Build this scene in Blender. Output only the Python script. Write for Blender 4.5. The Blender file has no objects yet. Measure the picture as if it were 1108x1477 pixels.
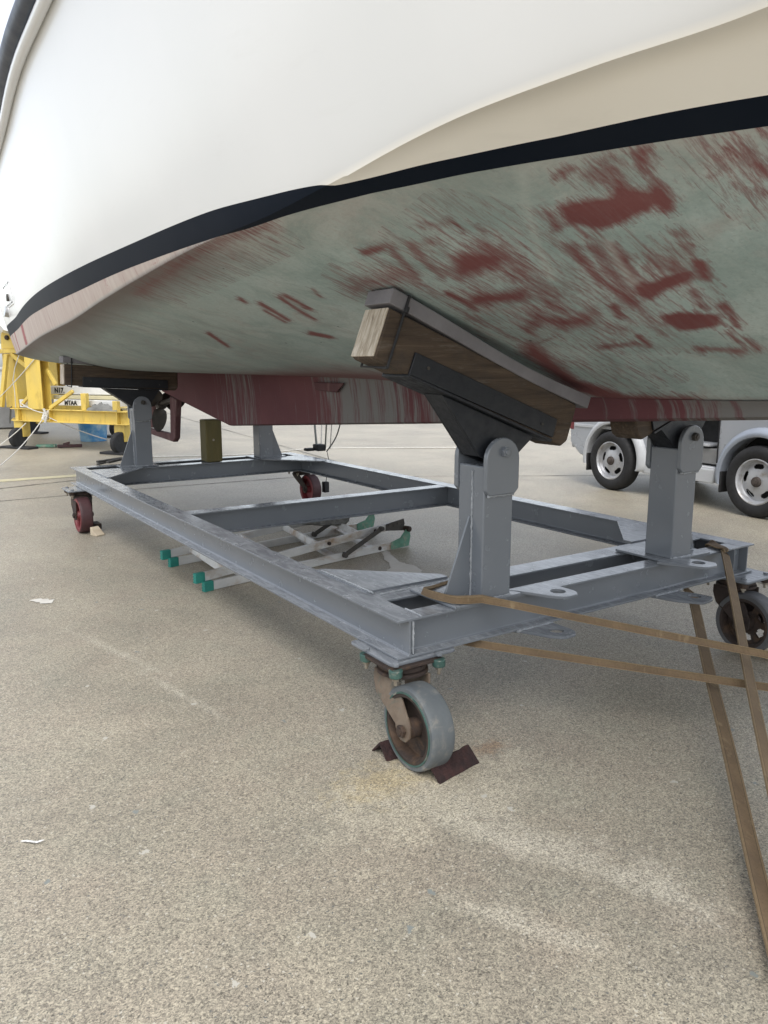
import bpy, math, random
import numpy as np
from mathutils import Vector, Matrix
random.seed(7); rng = np.random.default_rng(7)
D = bpy.data; SC = bpy.context.scene; COL = SC.collection
R_ = math.radians

# ---------------------------------------------------------------- camera, sky, sun, exposure
CAM_H = 1.43
cam = D.cameras.new('camera'); camo = D.objects.new('camera', cam); COL.objects.link(camo)
cam.sensor_fit = 'HORIZONTAL'; cam.sensor_width = 36.0; cam.lens = 36.0*1119/1108
cam.clip_start = 0.02; cam.clip_end = 3000
camo.location = (0, 0, CAM_H)
camo.rotation_euler = (R_(90)-math.atan(210/1119), 0, R_(-33.8))
SC.camera = camo
W = D.worlds.new('World'); SC.world = W; W.use_nodes = True
nt = W.node_tree; nt.nodes.clear()
sky = nt.nodes.new('ShaderNodeTexSky'); sky.sky_type = 'NISHITA'; sky.sun_disc = False
SUN_EL, SUN_AZ = 58.0, 215.0        # azimuth measured from +Y towards +X
sky.sun_elevation = R_(SUN_EL); sky.sun_rotation = R_(SUN_AZ); sky.dust_density = 2.0; sky.air_density = 1.0
hs = nt.nodes.new('ShaderNodeHueSaturation'); hs.inputs['Saturation'].default_value = 0.34
bg = nt.nodes.new('ShaderNodeBackground'); bg.inputs['Strength'].default_value = 0.15
wo = nt.nodes.new('ShaderNodeOutputWorld')
nt.links.new(sky.outputs[0], hs.inputs['Color']); nt.links.new(hs.outputs[0], bg.inputs['Color']); nt.links.new(bg.outputs[0], wo.inputs[0])
sun = D.lights.new('sun', 'SUN'); sun.energy = 0.66; sun.angle = R_(40); sun.color = (1.0, 0.96, 0.91)
suno = D.objects.new('sun', sun); COL.objects.link(suno)
sd = Vector((math.sin(R_(SUN_AZ))*math.cos(R_(SUN_EL)), math.cos(R_(SUN_AZ))*math.cos(R_(SUN_EL)), math.sin(R_(SUN_EL))))
suno.rotation_euler = sd.to_track_quat('Z', 'Y').to_euler()
SC.view_settings.view_transform = 'Standard'; SC.view_settings.look = 'None'
SC.view_settings.exposure = 1.22; SC.view_settings.gamma = 1.0; SC.view_settings.use_curve_mapping = False
SC.render.engine = 'CYCLES'

# ---------------------------------------------------------------- material helpers
class NB:
    def __init__(s, name):
        s.m = D.materials.new(name); s.m.use_nodes = True; s.t = s.m.node_tree; s.t.nodes.clear()
        s.out = s.n('ShaderNodeOutputMaterial'); s.b = s.n('ShaderNodeBsdfPrincipled'); s.l(s.b.outputs[0], s.out.inputs[0])
        s.tc = s.n('ShaderNodeTexCoord'); s.geo = s.n('ShaderNodeNewGeometry')
    def n(s, ty, **kw):
        x = s.t.nodes.new(ty)
        for k, v in kw.items(): setattr(x, k, v)
        return x
    def l(s, a, b): s.t.links.new(a, b)
    def co(s, scale=(1, 1, 1), src='Object'):
        mp = s.n('ShaderNodeMapping'); mp.inputs['Scale'].default_value = scale
        s.l(s.tc.outputs[src] if src != 'World' else s.geo.outputs['Position'], mp.inputs[0]); return mp.outputs[0]
    def noise(s, scale, detail=4, rough=0.55, vec=None, dist=0.0):
        x = s.n('ShaderNodeTexNoise'); x.inputs['Scale'].default_value = scale; x.inputs['Detail'].default_value = detail
        x.inputs['Roughness'].default_value = rough; x.inputs['Distortion'].default_value = dist
        s.l(vec if vec is not None else s.co(), x.inputs['Vector']); return x.outputs['Fac']
    def vor(s, scale, vec=None, feature='F1', out='Distance'):
        x = s.n('ShaderNodeTexVoronoi', feature=feature); x.inputs['Scale'].default_value = scale
        s.l(vec if vec is not None else s.co(), x.inputs['Vector']); return x.outputs[out]
    def ramp(s, fac, stops, interp='LINEAR'):
        x = s.n('ShaderNodeValToRGB'); x.color_ramp.interpolation = interp
        e = x.color_ramp.elements
        while len(e) < len(stops): e.new(0.5)
        for i, (p, c) in enumerate(stops):
            e[i].position = p; e[i].color = (c if len(c) == 4 else (*c, 1)) if hasattr(c, '__len__') else (c, c, c, 1)
        s.l(fac, x.inputs[0]); return x.outputs['Color']
    def mix(s, fac, a, b, mode='MIX'):
        x = s.n('ShaderNodeMix', data_type='RGBA', blend_type=mode)
        for sock, v in ((x.inputs[0], fac), (x.inputs[6], a), (x.inputs[7], b)):
            if hasattr(v, 'is_linked') or hasattr(v, 'links'): s.l(v, sock)
            elif isinstance(v, (int, float)): sock.default_value = v
            else: sock.default_value = (*v, 1)
        return x.outputs[2]
    def math(s, op, a, b=0.0, c=None, clamp=False):
        x = s.n('ShaderNodeMath', operation=op, use_clamp=clamp)
        for i, v in enumerate((a, b, c)):
            if v is None: continue
            if hasattr(v, 'links'): s.l(v, x.inputs[i])
            else: x.inputs[i].default_value = v
        return x.outputs[0]
    def mixv(s, vec, scale, amp):
        x = s.n('ShaderNodeTexNoise'); x.inputs['Scale'].default_value = scale; s.l(vec, x.inputs['Vector'])
        m = s.n('ShaderNodeVectorMath', operation='MULTIPLY_ADD'); s.l(x.outputs['Color'], m.inputs[0]); m.inputs[1].default_value = (amp, amp, amp); s.l(vec, m.inputs[2]); return m.outputs[0]
    def attr(s, name):
        x = s.n('ShaderNodeAttribute', attribute_name=name); return x.outputs['Fac']
    def bump(s, h, dist=0.002, strength=0.6, prev=None):
        x = s.n('ShaderNodeBump'); x.inputs['Strength'].default_value = strength; x.inputs['Distance'].default_value = dist
        s.l(h, x.inputs['Height'])
        if prev is not None: s.l(prev, x.inputs['Normal'])
        return x.outputs[0]
    def fin(s, col=None, rough=0.5, metal=0.0, nrm=None, spec=None):
        for k, v in (('Base Color', col), ('Roughness', rough), ('Metallic', metal), ('Normal', nrm), ('Specular IOR Level', spec)):
            if v is None: continue
            if hasattr(v, 'links'): s.l(v, s.b.inputs[k])
            elif k == 'Base Color': s.b.inputs[k].default_value = (*v, 1)
            else: s.b.inputs[k].default_value = v
        return s.m
def vary(name, c, c2=None, sc=6.0, rough=0.5, rvar=0.15, metal=0.0, bsc=60.0, bd=0.0008, detail=6, lo=0.35, hi=0.7, stretch=(1, 1, 1), dirt=None, dsc=3.0, spec=None):
    b = NB(name); c2 = c2 or tuple(x*0.75 for x in c)
    v = b.co(stretch)
    f = b.ramp(b.noise(sc, detail, 0.6, v), [(lo, c), (hi, c2)])
    if dirt:
        f = b.mix(b.ramp(b.noise(dsc, 7, 0.68, v, 0.4), [(0.52, 0.0), (0.66, 1.0)]), f, dirt)
    r = b.ramp(b.noise(sc*2.3, 4, 0.6, v), [(0.3, max(rough-rvar, .04)), (0.7, min(rough+rvar, 1))])
    return b.fin(f, r, metal, b.bump(b.noise(bsc, 5, 0.65, v), bd, 0.8), spec)

def steel_paint():
    b = NB('grey_steel_paint'); v = b.co()
    c = b.ramp(b.noise(1.6, 4, 0.55, v), [(0.3, (0.125, 0.138, 0.154)), (0.7, (0.148, 0.161, 0.177))])
    c = b.mix(b.ramp(b.noise(11, 8, 0.8, b.co((1, 1, .5)), .8), [(0.70, 0.0), (0.76, 0.5)]), c, (0.12, 0.10, 0.085))
    sep = b.n('ShaderNodeSeparateXYZ'); b.l(b.geo.outputs['Normal'], sep.inputs[0])
    up = b.math('GREATER_THAN', sep.outputs[2], 0.8)
    top_glint = b.math('MULTIPLY', up, b.ramp(b.noise(40, 7, 0.7, b.co((1, .25, 1)), .6), [(0.42, 0.1), (0.68, 0.6)]))  # pale streaks on upward faces, sky glint painted into the colour
    c = b.mix(top_glint, c, (0.40, 0.415, 0.43))
    r = b.ramp(b.noise(12, 5, 0.6, v), [(0.3, 0.14), (0.7, 0.30)])
    n1 = b.bump(b.noise(5, 3, 0.5, v), 0.004, 0.2); n2 = b.bump(b.noise(45, 4, 0.6, b.co((1, .3, 1))), 0.0007, 0.5, n1)
    return b.fin(c, r, 0.0, n2, 0.6)
def concrete():
    b = NB('aggregate_concrete'); v = b.co(src='World')
    v1 = b.noise(135, 2, 0.5, v); v2 = b.noise(310, 2, 0.5, v); v3 = b.noise(60, 2, .5, v)
    def cell(sc):
        q = b.n('ShaderNodeSeparateColor'); b.l(b.vor(sc, b.mixv(v, 40, .006), 'F1', 'Color'), q.inputs[0]); return q.outputs[0]
    g_ = b.math('ADD', b.math('ADD', b.math('MULTIPLY', cell(320), 0.34), b.math('MULTIPLY', cell(190), 0.26)), b.math('ADD', b.math('MULTIPLY', v2, .25), b.math('MULTIPLY', v3, .15)))
    c = b.ramp(b.noise(0.9, 6, 0.62, v, 0.6), [(0.36, (0.291, 0.262, 0.215)), (0.5, (0.342, 0.308, 0.250)), (0.66, (0.393, 0.352, 0.286))])
    c = b.mix(b.ramp(b.noise(2.7, 5, 0.6, v), [(0.45, 0.0), (0.75, 0.30)]), c, (0.367, 0.290, 0.242))
    c = b.mix(b.ramp(b.noise(3.9, 5, 0.6, b.co((1, 1, 1.3), 'World')), [(0.5, 0.0), (0.75, 0.25)]), c, (0.260, 0.275, 0.228))
    c = b.mix(b.ramp(b.noise(0.33, 5, 0.6, b.co((1, .4, 1), 'World')), [(0.5, 0.0), (0.7, 0.5)]), c, (0.428, 0.385, 0.315))
    def blob(cx, cy, rx, ry, ns, amp, rot=0.0):
        mp = b.n('ShaderNodeMapping', vector_type='TEXTURE'); mp.inputs['Location'].default_value = (cx, cy, 0); mp.inputs['Scale'].default_value = (rx, ry, 100); mp.inputs['Rotation'].default_value = (0, 0, rot)
        b.l(b.geo.outputs['Position'], mp.inputs[0])
        ln = b.n('ShaderNodeVectorMath', operation='LENGTH'); b.l(mp.outputs[0], ln.inputs[0])
        return b.math('SUBTRACT', b.math('SUBTRACT', 1.0, ln.outputs['Value']), b.math('MULTIPLY', b.math('SUBTRACT', b.noise(ns, 6, 0.72, v), 0.5), amp), clamp=True)
    c = b.mix(b.ramp(blob(1.46, 1.92, 0.50, 0.30, 7, 3.0), [(0.0, 0.0), (0.6, 0.55)]), c, (0.530, 0.480, 0.388))
    c = b.mix(b.ramp(blob(1.38, 2.08, 0.26, 0.16, 16, 3.0), [(0.12, 0.0), (0.8, 0.55)]), c, (0.469, 0.380, 0.223))
    c = b.mix(b.ramp(blob(1.86, 2.06, 0.12, 0.07, 26, 3.0), [(0.15, 0.0), (0.8, 0.55)]), c, (0.30, 0.18, 0.10))
    for a in STREAKS: c = b.mix(b.ramp(blob(*a), [(0.05, 0.0), (0.9, 0.55)]), c, (0.510, 0.470, 0.398))
    c = b.mix(1.0, c, b.ramp(g_, [(0.22, (0.25, 0.25, 0.245)), (0.34, (0.52, 0.52, 0.50)), (0.48, (0.80, 0.80, 0.765)), (0.62, (1.08, 1.08, 1.02)), (0.78, (1.5, 1.49, 1.38))]), 'MULTIPLY')
    chips = b.vor(95, v, 'F1', 'Color'); cd = b.vor(95, v, 'F1', 'Distance')
    sepc = b.n('ShaderNodeSeparateColor'); b.l(chips, sepc.inputs[0])
    cd2 = b.math('ADD', cd, b.math('MULTIPLY', b.math('SUBTRACT', v2, .5), 1.2)); small = b.math('LESS_THAN', cd2, 0.30)
    c = b.mix(b.math('MULTIPLY', small, b.math('GREATER_THAN', sepc.outputs[0], 0.93)), c, (0.48, 0.45, 0.375))
    c = b.mix(b.math('MULTIPLY', small, b.math('LESS_THAN', sepc.outputs[1], 0.05)), c, (0.12, 0.12, 0.11))
    big = b.vor(11, v, 'F1', 'Color'); bd = b.vor(11, v, 'F1', 'Distance')
    sb = b.n('ShaderNodeSeparateColor'); b.l(big, sb.inputs[0])
    bm_ = b.math('LESS_THAN', b.math('ADD', bd, b.math('MULTIPLY', b.math('SUBTRACT', v3, .5), 0.5)), 0.10)
    c = b.mix(b.math('MULTIPLY', bm_, b.math('GREATER_THAN', sb.outputs[2], 0.985)), c, (0.44, 0.42, 0.365))
    c = b.mix(b.math('MULTIPLY', bm_, b.math('LESS_THAN', sb.outputs[2], 0.02)), c, (0.20, 0.215, 0.20))
    nn = b.bump(g_, 0.002, 0.35); nn = b.bump(b.noise(5, 4, 0.6, v), 0.01, 0.2, nn)
    r = b.ramp(v1, [(0.3, 0.62), (0.7, 0.42)])
    return b.fin(c, r, 0, nn)
M = {}
STREAKS = [(1.50, 1.62, .07, .40, 9, 3.0, .35), (1.62, 1.45, .09, .45, 8, 3.2, .3), (1.30, 1.28, .06, .30, 10, 3.2, .5), (1.72, 1.22, .12, .28, 8, 3.2, .2), (.95, 3.9, .04, .6, 8, 3.4, .25), (1.05, 3.2, .035, .5, 8, 3.4, .2)]
M['steel'] = steel_paint()
M['concrete'] = concrete()
M['weld'] = vary('glossy_painted_weld', (0.30, 0.315, 0.33), (0.20, 0.215, 0.23), 30, 0.25, 0.1)  # paler than the steel so the colour stands in for glints on the beads
M['black'] = vary('black_bracket_paint', (0.007, 0.009, 0.013), (0.014, 0.016, 0.020), 12, 0.5, 0.15, bsc=90, bd=0.0012)
M['rubber_pad'] = vary('grey_rubber_pad', (0.19, 0.182, 0.188), (0.14, 0.133, 0.14), 7, 0.75, 0.1, bsc=70, bd=0.001)
M['rustdk'] = vary('dark_rusty_steel', (0.038, 0.024, 0.018), (0.017, 0.012, 0.010), 9, 0.8, 0.12, bsc=120, bd=0.002, dirt=(0.085, 0.05, 0.028), dsc=8)
M['rustlt'] = vary('worn_rusty_fork', (0.15, 0.115, 0.082), (0.075, 0.05, 0.033), 11, 0.7, 0.12, bsc=110, bd=0.0014, dirt=(0.07, 0.085, 0.07), dsc=9)
M['rustred'] = vary('flaky_red_rust', (0.048, 0.019, 0.017), (0.014, 0.007, 0.007), 34, 0.9, 0.06, bsc=75, bd=0.02, stretch=(1, .3, 1))
M['pu_grey'] = vary('grey_wheel_rubber', (0.082, 0.093, 0.10), (0.11, 0.12, 0.122), 12, 0.65, 0.1, bsc=90, bd=0.0008, dirt=(0.17, 0.165, 0.15), dsc=14)
M['pu_dark'] = vary('dark_grey_wheel_rubber', (0.06, 0.063, 0.068), (0.09, 0.09, 0.092), 12, 0.65, 0.1, bsc=90)
M['pu_red'] = vary('dark_red_wheel_rubber', (0.06, 0.022, 0.024), (0.04, 0.018, 0.02), 10, 0.6, 0.1)
M['red_rim'] = vary('red_rim_paint', (0.20, 0.028, 0.032), (0.12, 0.022, 0.024), 10, 0.5, 0.1)
M['green_nut'] = vary('green_bolt_paint', (0.04, 0.095, 0.078), (0.028, 0.065, 0.055), 20, 0.55, 0.1, dirt=(0.2, 0.19, 0.16), dsc=22)
M['nutsteel'] = vary('old_zinc_steel', (0.32, 0.29, 0.24), (0.2, 0.16, 0.11), 25, 0.5, 0.1, 0.6)
M['tyre'] = vary('tyre_rubber', (0.012, 0.012, 0.013), (0.019, 0.019, 0.020), 12, 0.75, 0.08, bsc=60, bd=0.0006)
M['rim'] = vary('silver_wheel_steel', (0.50, 0.51, 0.53), (0.42, 0.43, 0.45), 5, 0.38, 0.08, 0.35, dirt=(0.3, 0.28, 0.25), dsc=6)
M['hub'] = vary('brown_rusty_hub', (0.075, 0.06, 0.05), (0.04, 0.03, 0.026), 20, 0.7, 0.1)
M['carp'] = vary('silver_car_paint', (0.42, 0.44, 0.47), (0.38, 0.40, 0.43), 1.5, 0.3, 0.05, 0.3, bsc=400, bd=0.0001)
M['carw'] = vary('pale_car_plastic', (0.50, 0.515, 0.53), (0.44, 0.455, 0.47), 3, 0.4, 0.08)
M['carflare'] = vary('blue_grey_flare_paint', (0.33, 0.365, 0.42), (0.29, 0.32, 0.37), 2, 0.33, 0.06, 0.2)
M['dark'] = vary('black_plastic', (0.010, 0.010, 0.011), (0.016, 0.016, 0.017), 9, 0.7, 0.1)
M['lining'] = vary('grey_metal_panel', (0.25, 0.25, 0.245), (0.19, 0.19, 0.19), 5, 0.5, 0.1)
g = NB('car_glass'); M['glass'] = g.fin((0.03, 0.035, 0.04), 0.05, 0.0, None, 0.8)
M['yellow'] = vary('faded_yellow_paint', (0.64, 0.46, 0.085), (0.54, 0.40, 0.10), 4, 0.5, 0.12, bsc=50, bd=0.001, dirt=(0.42, 0.29, 0.06), dsc=6, stretch=(1, 1, .35))
M['alu'] = vary('dull_aluminium', (0.60, 0.60, 0.585), (0.42, 0.42, 0.41), 8, 0.45, 0.12, 0.15, bsc=80, bd=0.0007, dirt=(0.30, 0.22, 0.15), dsc=5, stretch=(.4, 1, 1))
M['teal'] = vary('teal_rubber_foot', (0.015, 0.19, 0.15), (0.012, 0.14, 0.115), 15, 0.6, 0.1)
M['hinge_green'] = vary('peeling_green_paint', (0.10, 0.24, 0.17), (0.07, 0.17, 0.12), 30, 0.7, 0.1, dirt=(0.26, 0.25, 0.2), dsc=22)
M['hinge_dk'] = vary('dark_hinge_steel', (0.035, 0.034, 0.032), (0.06, 0.05, 0.04), 20, 0.6, 0.12)
M['rock'] = vary('rough_grey_stone', (0.20, 0.20, 0.185), (0.09, 0.09, 0.085), 22, 0.9, 0.05, bsc=45, bd=0.02)
M['mossy'] = vary('mossy_timber', (0.105, 0.085, 0.03), (0.06, 0.055, 0.022), 9, 0.85, 0.08, bsc=60, bd=0.003, stretch=(1, 1, .15))
M['wood_pale'] = vary('pale_offcut_wood', (0.50, 0.43, 0.32), (0.38, 0.31, 0.22), 9, 0.8, 0.08, stretch=(.2, 1, 1))
M['white_rope'] = vary('white_rope', (0.62, 0.61, 0.57), (0.45, 0.44, 0.40), 40, 0.8, 0.08, bsc=200, bd=0.002)
M['dark_rope'] = vary('dark_rope', (0.06, 0.06, 0.055), (0.10, 0.10, 0.09), 40, 0.85, 0.08, bsc=200, bd=0.002)
M['pole'] = vary('grey_green_pole', (0.16, 0.17, 0.14), (0.10, 0.11, 0.09), 12, 0.6, 0.1)
M['blue'] = vary('blue_plastic', (0.035, 0.19, 0.42), (0.20, 0.36, 0.50), 3.2, 0.45, 0.1, lo=.42, hi=.6, dirt=(0.4, 0.47, 0.52), dsc=2.2)
M['tarp'] = vary('grey_tarpaulin', (0.20, 0.20, 0.185), (0.12, 0.12, 0.11), 5, 0.7, 0.1, bsc=12, bd=0.03)
M['board'] = vary('white_board', (0.66, 0.66, 0.64), (0.56, 0.56, 0.54), 4, 0.6, 0.1)
M['ink'] = vary('black_marker_paint', (0.012, 0.012, 0.012), (0.02, 0.02, 0.02), 9, 0.7, 0.1)
M['navy'] = vary('navy_rubber_rail', (0.018, 0.028, 0.05), (0.024, 0.034, 0.058), 4, 0.4, 0.08, bsc=30, bd=0.0006)
M['gel'] = vary('white_gelcoat', (0.78, 0.79, 0.79), (0.76, 0.765, 0.765), 1.2, 0.16, 0.04, bsc=3, bd=0.002)
M['antired'] = vary('red_antifouling', (0.095, 0.038, 0.04), (0.07, 0.03, 0.032), 5, 0.85, 0.08, bsc=50, bd=0.0015, dirt=(0.16, 0.09, 0.085), dsc=7, stretch=(1, 1, .3))
M['bronze'] = vary('dark_bronze', (0.05, 0.04, 0.032), (0.03, 0.028, 0.025), 14, 0.55, 0.1, 0.5)
M['stainless'] = vary('stainless_fitting', (0.55, 0.55, 0.55), (0.45, 0.45, 0.46), 14, 0.3, 0.08, 0.9)
M['yellow_line'] = vary('yellow_line_paint', (0.50, 0.45, 0.27), (0.42, 0.385, 0.27), 9, 0.8, 0.08)
M['spill'] = vary('pale_paint_spill', (0.60, 0.58, 0.53), (0.52, 0.50, 0.45), 14, 0.75, 0.08)
M['grit'] = vary('pale_grit', (0.44, 0.42, 0.37), (0.30, 0.285, 0.25), 30, 0.85, 0.05)
M['joint'] = vary('dark_joint_filler', (0.075, 0.07, 0.062), (0.14, 0.13, 0.115), 6, 0.9, 0.05, bsc=80, bd=0.003)
M['wall'] = vary('pale_far_concrete', (0.50, 0.50, 0.48), (0.42, 0.42, 0.40), 0.6, 0.85, 0.08)
def timber():
    b = NB('old_timber_beam'); v = b.co((.9, 12, 12)); w = b.co()
    c = b.ramp(b.noise(3.0, 8, 0.7, v, 1.2), [(0.3, (0.030, 0.020, 0.013)), (0.55, (0.07, 0.047, 0.029)), (0.75, (0.12, 0.088, 0.058))])
    c = b.mix(b.ramp(b.noise(5, 6, 0.7, w), [(0.5, 0), (0.66, .6)]), c, (0.035, 0.03, 0.026))
    c = b.mix(b.ramp(b.noise(9, 7, 0.75, b.co((.4, 3, 3))), [(0.56, 0), (0.7, .5)]), c, (0.17, 0.15, 0.125))
    return b.fin(c, 0.8, 0, b.bump(b.noise(4.5, 8, 0.7, v, 1.0), 0.005, 0.8))
def end_grain():
    b = NB('end_grain_timber'); w = b.co((1, 9, 1.6)); 
    c = b.ramp(b.noise(6, 7, 0.7, w, 0.8), [(0.3, (0.18, 0.14, 0.10)), (0.48, (0.40, 0.34, 0.26)), (0.68, (0.62, 0.56, 0.47))])
    return b.fin(c, 0.85, 0, b.bump(b.noise(16, 7, 0.7, w, .6), 0.004, 0.8))
def webbing():
    b = NB('brown_webbing'); w = b.n('ShaderNodeTexWave', wave_type='BANDS', bands_direction='X')
    uv = b.n('ShaderNodeUVMap'); b.l(uv.outputs[0], w.inputs['Vector']); w.inputs['Scale'].default_value = 60; w.inputs['Distortion'].default_value = 1.0
    c = b.ramp(b.noise(5, 6, 0.65), [(0.3, (0.185, 0.125, 0.068)), (0.7, (0.105, 0.072, 0.042))])
    sx = b.n('ShaderNodeSeparateXYZ'); b.l(uv.outputs[0], sx.inputs[0])
    edge = b.math('GREATER_THAN', b.math('ABSOLUTE', b.math('SUBTRACT', sx.outputs[1], 0.5)), 0.36)
    c = b.mix(b.math('MULTIPLY', edge, 0.5), c, (0.23, 0.165, 0.09))
    seam = b.math('LESS_THAN', b.math('ABSOLUTE', b.math('SUBTRACT', b.math('ABSOLUTE', b.math('SUBTRACT', sx.outputs[1], 0.5)), 0.35)), 0.025)
    c = b.mix(b.math('MULTIPLY', seam, 0.75), c, (0.06, 0.04, 0.02))
    c = b.mix(b.ramp(b.noise(130, 3, 0.7), [(0.5, 0), (0.7, .5)]), c, (0.08, 0.055, 0.03))
    c = b.mix(b.ramp(b.noise(16, 5, 0.7, b.co((1, 1, .25))), [(0.6, 0), (0.72, .6)]), c, (0.30, 0.225, 0.13))
    return b.fin(c, 0.9, 0, b.bump(b.math('ADD', w.outputs['Fac'], b.noise(90, 4, .7)), 0.0012, 0.8))
M['timber'] = timber(); M['endgrain'] = end_grain(); M['web'] = webbing()
def hull_mat():
    b = NB('painted_hull'); v = b.co()
    # antifouling: grey-green, rubbed thin; scrub marks run athwart
    stv = b.co((0.8, 7, 3))
    n1 = b.noise(1.6, 6, 0.62, v, 0.4); n2 = b.noise(9, 7, 0.68, stv, 0.6); n3 = b.noise(70, 4, 0.7, v)
    c = b.ramp(n1, [(0.32, (0.30, 0.385, 0.375)), (0.5, (0.385, 0.475, 0.462)), (0.68, (0.47, 0.53, 0.51))])
    c = b.mix(b.ramp(n2, [(0.5, 0), (0.75, .5)]), c, (0.52, 0.57, 0.54))
    c = b.mix(b.ramp(n2, [(0.28, .3), (0.45, 0)]), c, (0.27, 0.265, 0.245))
    c = b.mix(b.ramp(b.noise(4.2, 7, 0.7, v, 1.0), [(0.52, 0), (0.66, .45)]), c, (0.38, 0.33, 0.31))
    c = b.mix(b.ramp(n3, [(0.35, .3), (0.5, 0)]), c, (0.22, 0.25, 0.24))
    zl = b.attr('zl')
    # grimy margin right under the boot stripe
    c = b.mix(b.ramp(b.math('MULTIPLY_ADD', zl, 6.0, b.math('MULTIPLY_ADD', n2, .7, .55)), [(0.35, 0), (0.95, .65)]), c, (0.40, 0.37, 0.34))
    st = b.attr('stain'); bl = b.attr('blush')
    sn = b.math('ADD', b.math('MULTIPLY', b.math('SUBTRACT', n2, 0.5), 1.5), b.math('MULTIPLY', b.math('SUBTRACT', b.noise(34, 6, 0.75, b.co((.5, 3.5, 1)), .5), 0.5), 1.5))
    sm = b.ramp(b.math('ADD', st, b.math('MULTIPLY', sn, b.math('SUBTRACT', 1.05, st))), [(0.22, 0), (0.46, .5), (0.72, .92)])
    sm = b.math('MULTIPLY', sm, b.math('GREATER_THAN', st, 0.02))
    faint = b.ramp(b.noise(7, 8, 0.72, b.co((.55, 2.4, 1)), 1.2), [(0.60, 0), (0.72, .38)])
    c = b.mix(faint, c, (0.30, 0.15, 0.145))
    RED = b.ramp(n1, [(0.35, (0.150, 0.042, 0.044)), (0.65, (0.20, 0.070, 0.068))])
    fs = b.noise(30, 7, .75, b.co((.16, 2.2, .5)), .5)
    c = b.mix(b.math('MULTIPLY', b.math('GREATER_THAN', st, .01), b.ramp(b.math('ADD', fs, b.math('MULTIPLY', st, .12)), [(0.50, 0), (0.64, .75)])), c, (0.21, 0.085, 0.085))
    c = b.mix(b.ramp(b.noise(38, 6, .7, b.co((.12, 2.6, .5))), [(0.60, 0), (0.70, .35)]), c, (0.50, 0.54, 0.51))
    c = b.mix(b.ramp(b.noise(2.2, 7, .7, v, .9), [(0.46, 0), (0.62, .55)]), c, (0.215, 0.285, 0.27))
    c = b.mix(b.math('MULTIPLY', b.attr('aft'), b.ramp(b.noise(1.1, 6, .65, b.co((.8, .5, 1)), .5), [(0.30, .25), (0.65, .75)])), c, (0.22, 0.225, 0.205))
    c = b.mix(b.math('MULTIPLY', b.attr('grime'), .8), c, (0.15, 0.115, 0.105))
    c = b.mix(b.ramp(b.noise(14, 7, .75, b.co((.5, 1.6, 1)), .8), [(0.64, 0), (0.71, .45)]), c, (0.17, 0.13, 0.125))
    c = b.mix(sm, c, RED)
    c = b.mix(b.math('MULTIPLY', b.attr('pale'), .8), c, (0.50, 0.53, 0.50))
    vo = b.vor(7.5, b.co((1, 1, 1)), 'F1', 'Color'); vs = b.vor(7.5, v, 'F1', 'Distance'); q = b.n('ShaderNodeSeparateColor'); b.l(vo, q.inputs[0])
    ch = b.math('MULTIPLY', b.math('LESS_THAN', vs, 0.045), b.math('GREATER_THAN', q.outputs[0], 0.6))
    c = b.mix(b.math('MULTIPLY', ch, .8), c, (0.05, 0.04, 0.04))
    c = b.mix(b.ramp(b.math('ADD', bl, b.math('MULTIPLY', b.math('SUBTRACT', n2, .5), .8)), [(0.25, 0), (0.9, .85)]), c, (0.20, 0.085, 0.085))
    # bare primer on the side under the stripe
    sd_ = b.attr('side'); pr = b.ramp(b.noise(5, 6, .65, b.co((1, 3, .6)), .4), [(0.35, (0.52, 0.46, 0.41)), (0.6, (0.46, 0.38, 0.34)), (0.75, (0.36, 0.24, 0.22))])
    rs = b.attr('redside')
    pr = b.mix(b.ramp(b.math('ADD', rs, b.math('MULTIPLY', b.math('SUBTRACT', n3, .5), .7)), [(0.4, 0), (0.6, .85)]), pr, (0.30, 0.075, 0.085))
    c = b.mix(sd_, c, pr)
    inst = b.math('GREATER_THAN', zl, 0.0); ab = b.math('GREATER_THAN', b.attr('zh'), 0.0)
    gel = b.mix(b.ramp(b.noise(1.3, 4, .5, v), [(0.4, 0), (0.7, 1)]), (0.74, 0.74, 0.725), (0.715, 0.72, 0.705))
    gel = b.mix(b.attr('under'), gel, (0.89, 0.86, 0.79))  # same gelcoat below the chine, warm ground bounce painted in as a lighter tone
    gel = b.mix(b.ramp(b.noise(3.0, 8, .75, b.co((1, .5, 3)), .6), [(0.58, 0), (0.74, .12)]), gel, (0.55, 0.53, 0.48))
    nav = b.ramp(b.noise(3, 5, .6, v), [(0.35, (0.008, 0.012, 0.020)), (0.7, (0.012, 0.016, 0.024))])
    c = b.mix(inst, c, nav); c = b.mix(ab, c, gel)
    r = b.math('MULTIPLY_ADD', inst, -0.42, 0.86); r = b.math('SUBTRACT', r, b.math('MULTIPLY', ab, 0.26))
    hb = b.math('MULTIPLY', b.math('SUBTRACT', 1.0, inst), b.math('ADD', n3, n2))
    n = b.bump(hb, 0.0018, 0.6); n = b.bump(b.noise(1.1, 2, .4, v), 0.02, 0.10, n)
    spc = b.math('SUBTRACT', 0.3, b.math('MULTIPLY', b.math('SUBTRACT', inst, ab), 0.27))
    spc = b.math('ADD', spc, b.math('MULTIPLY', ab, 0.2))
    return b.fin(c, r, 0, n, spc)
M['hull'] = hull_mat()
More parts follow.
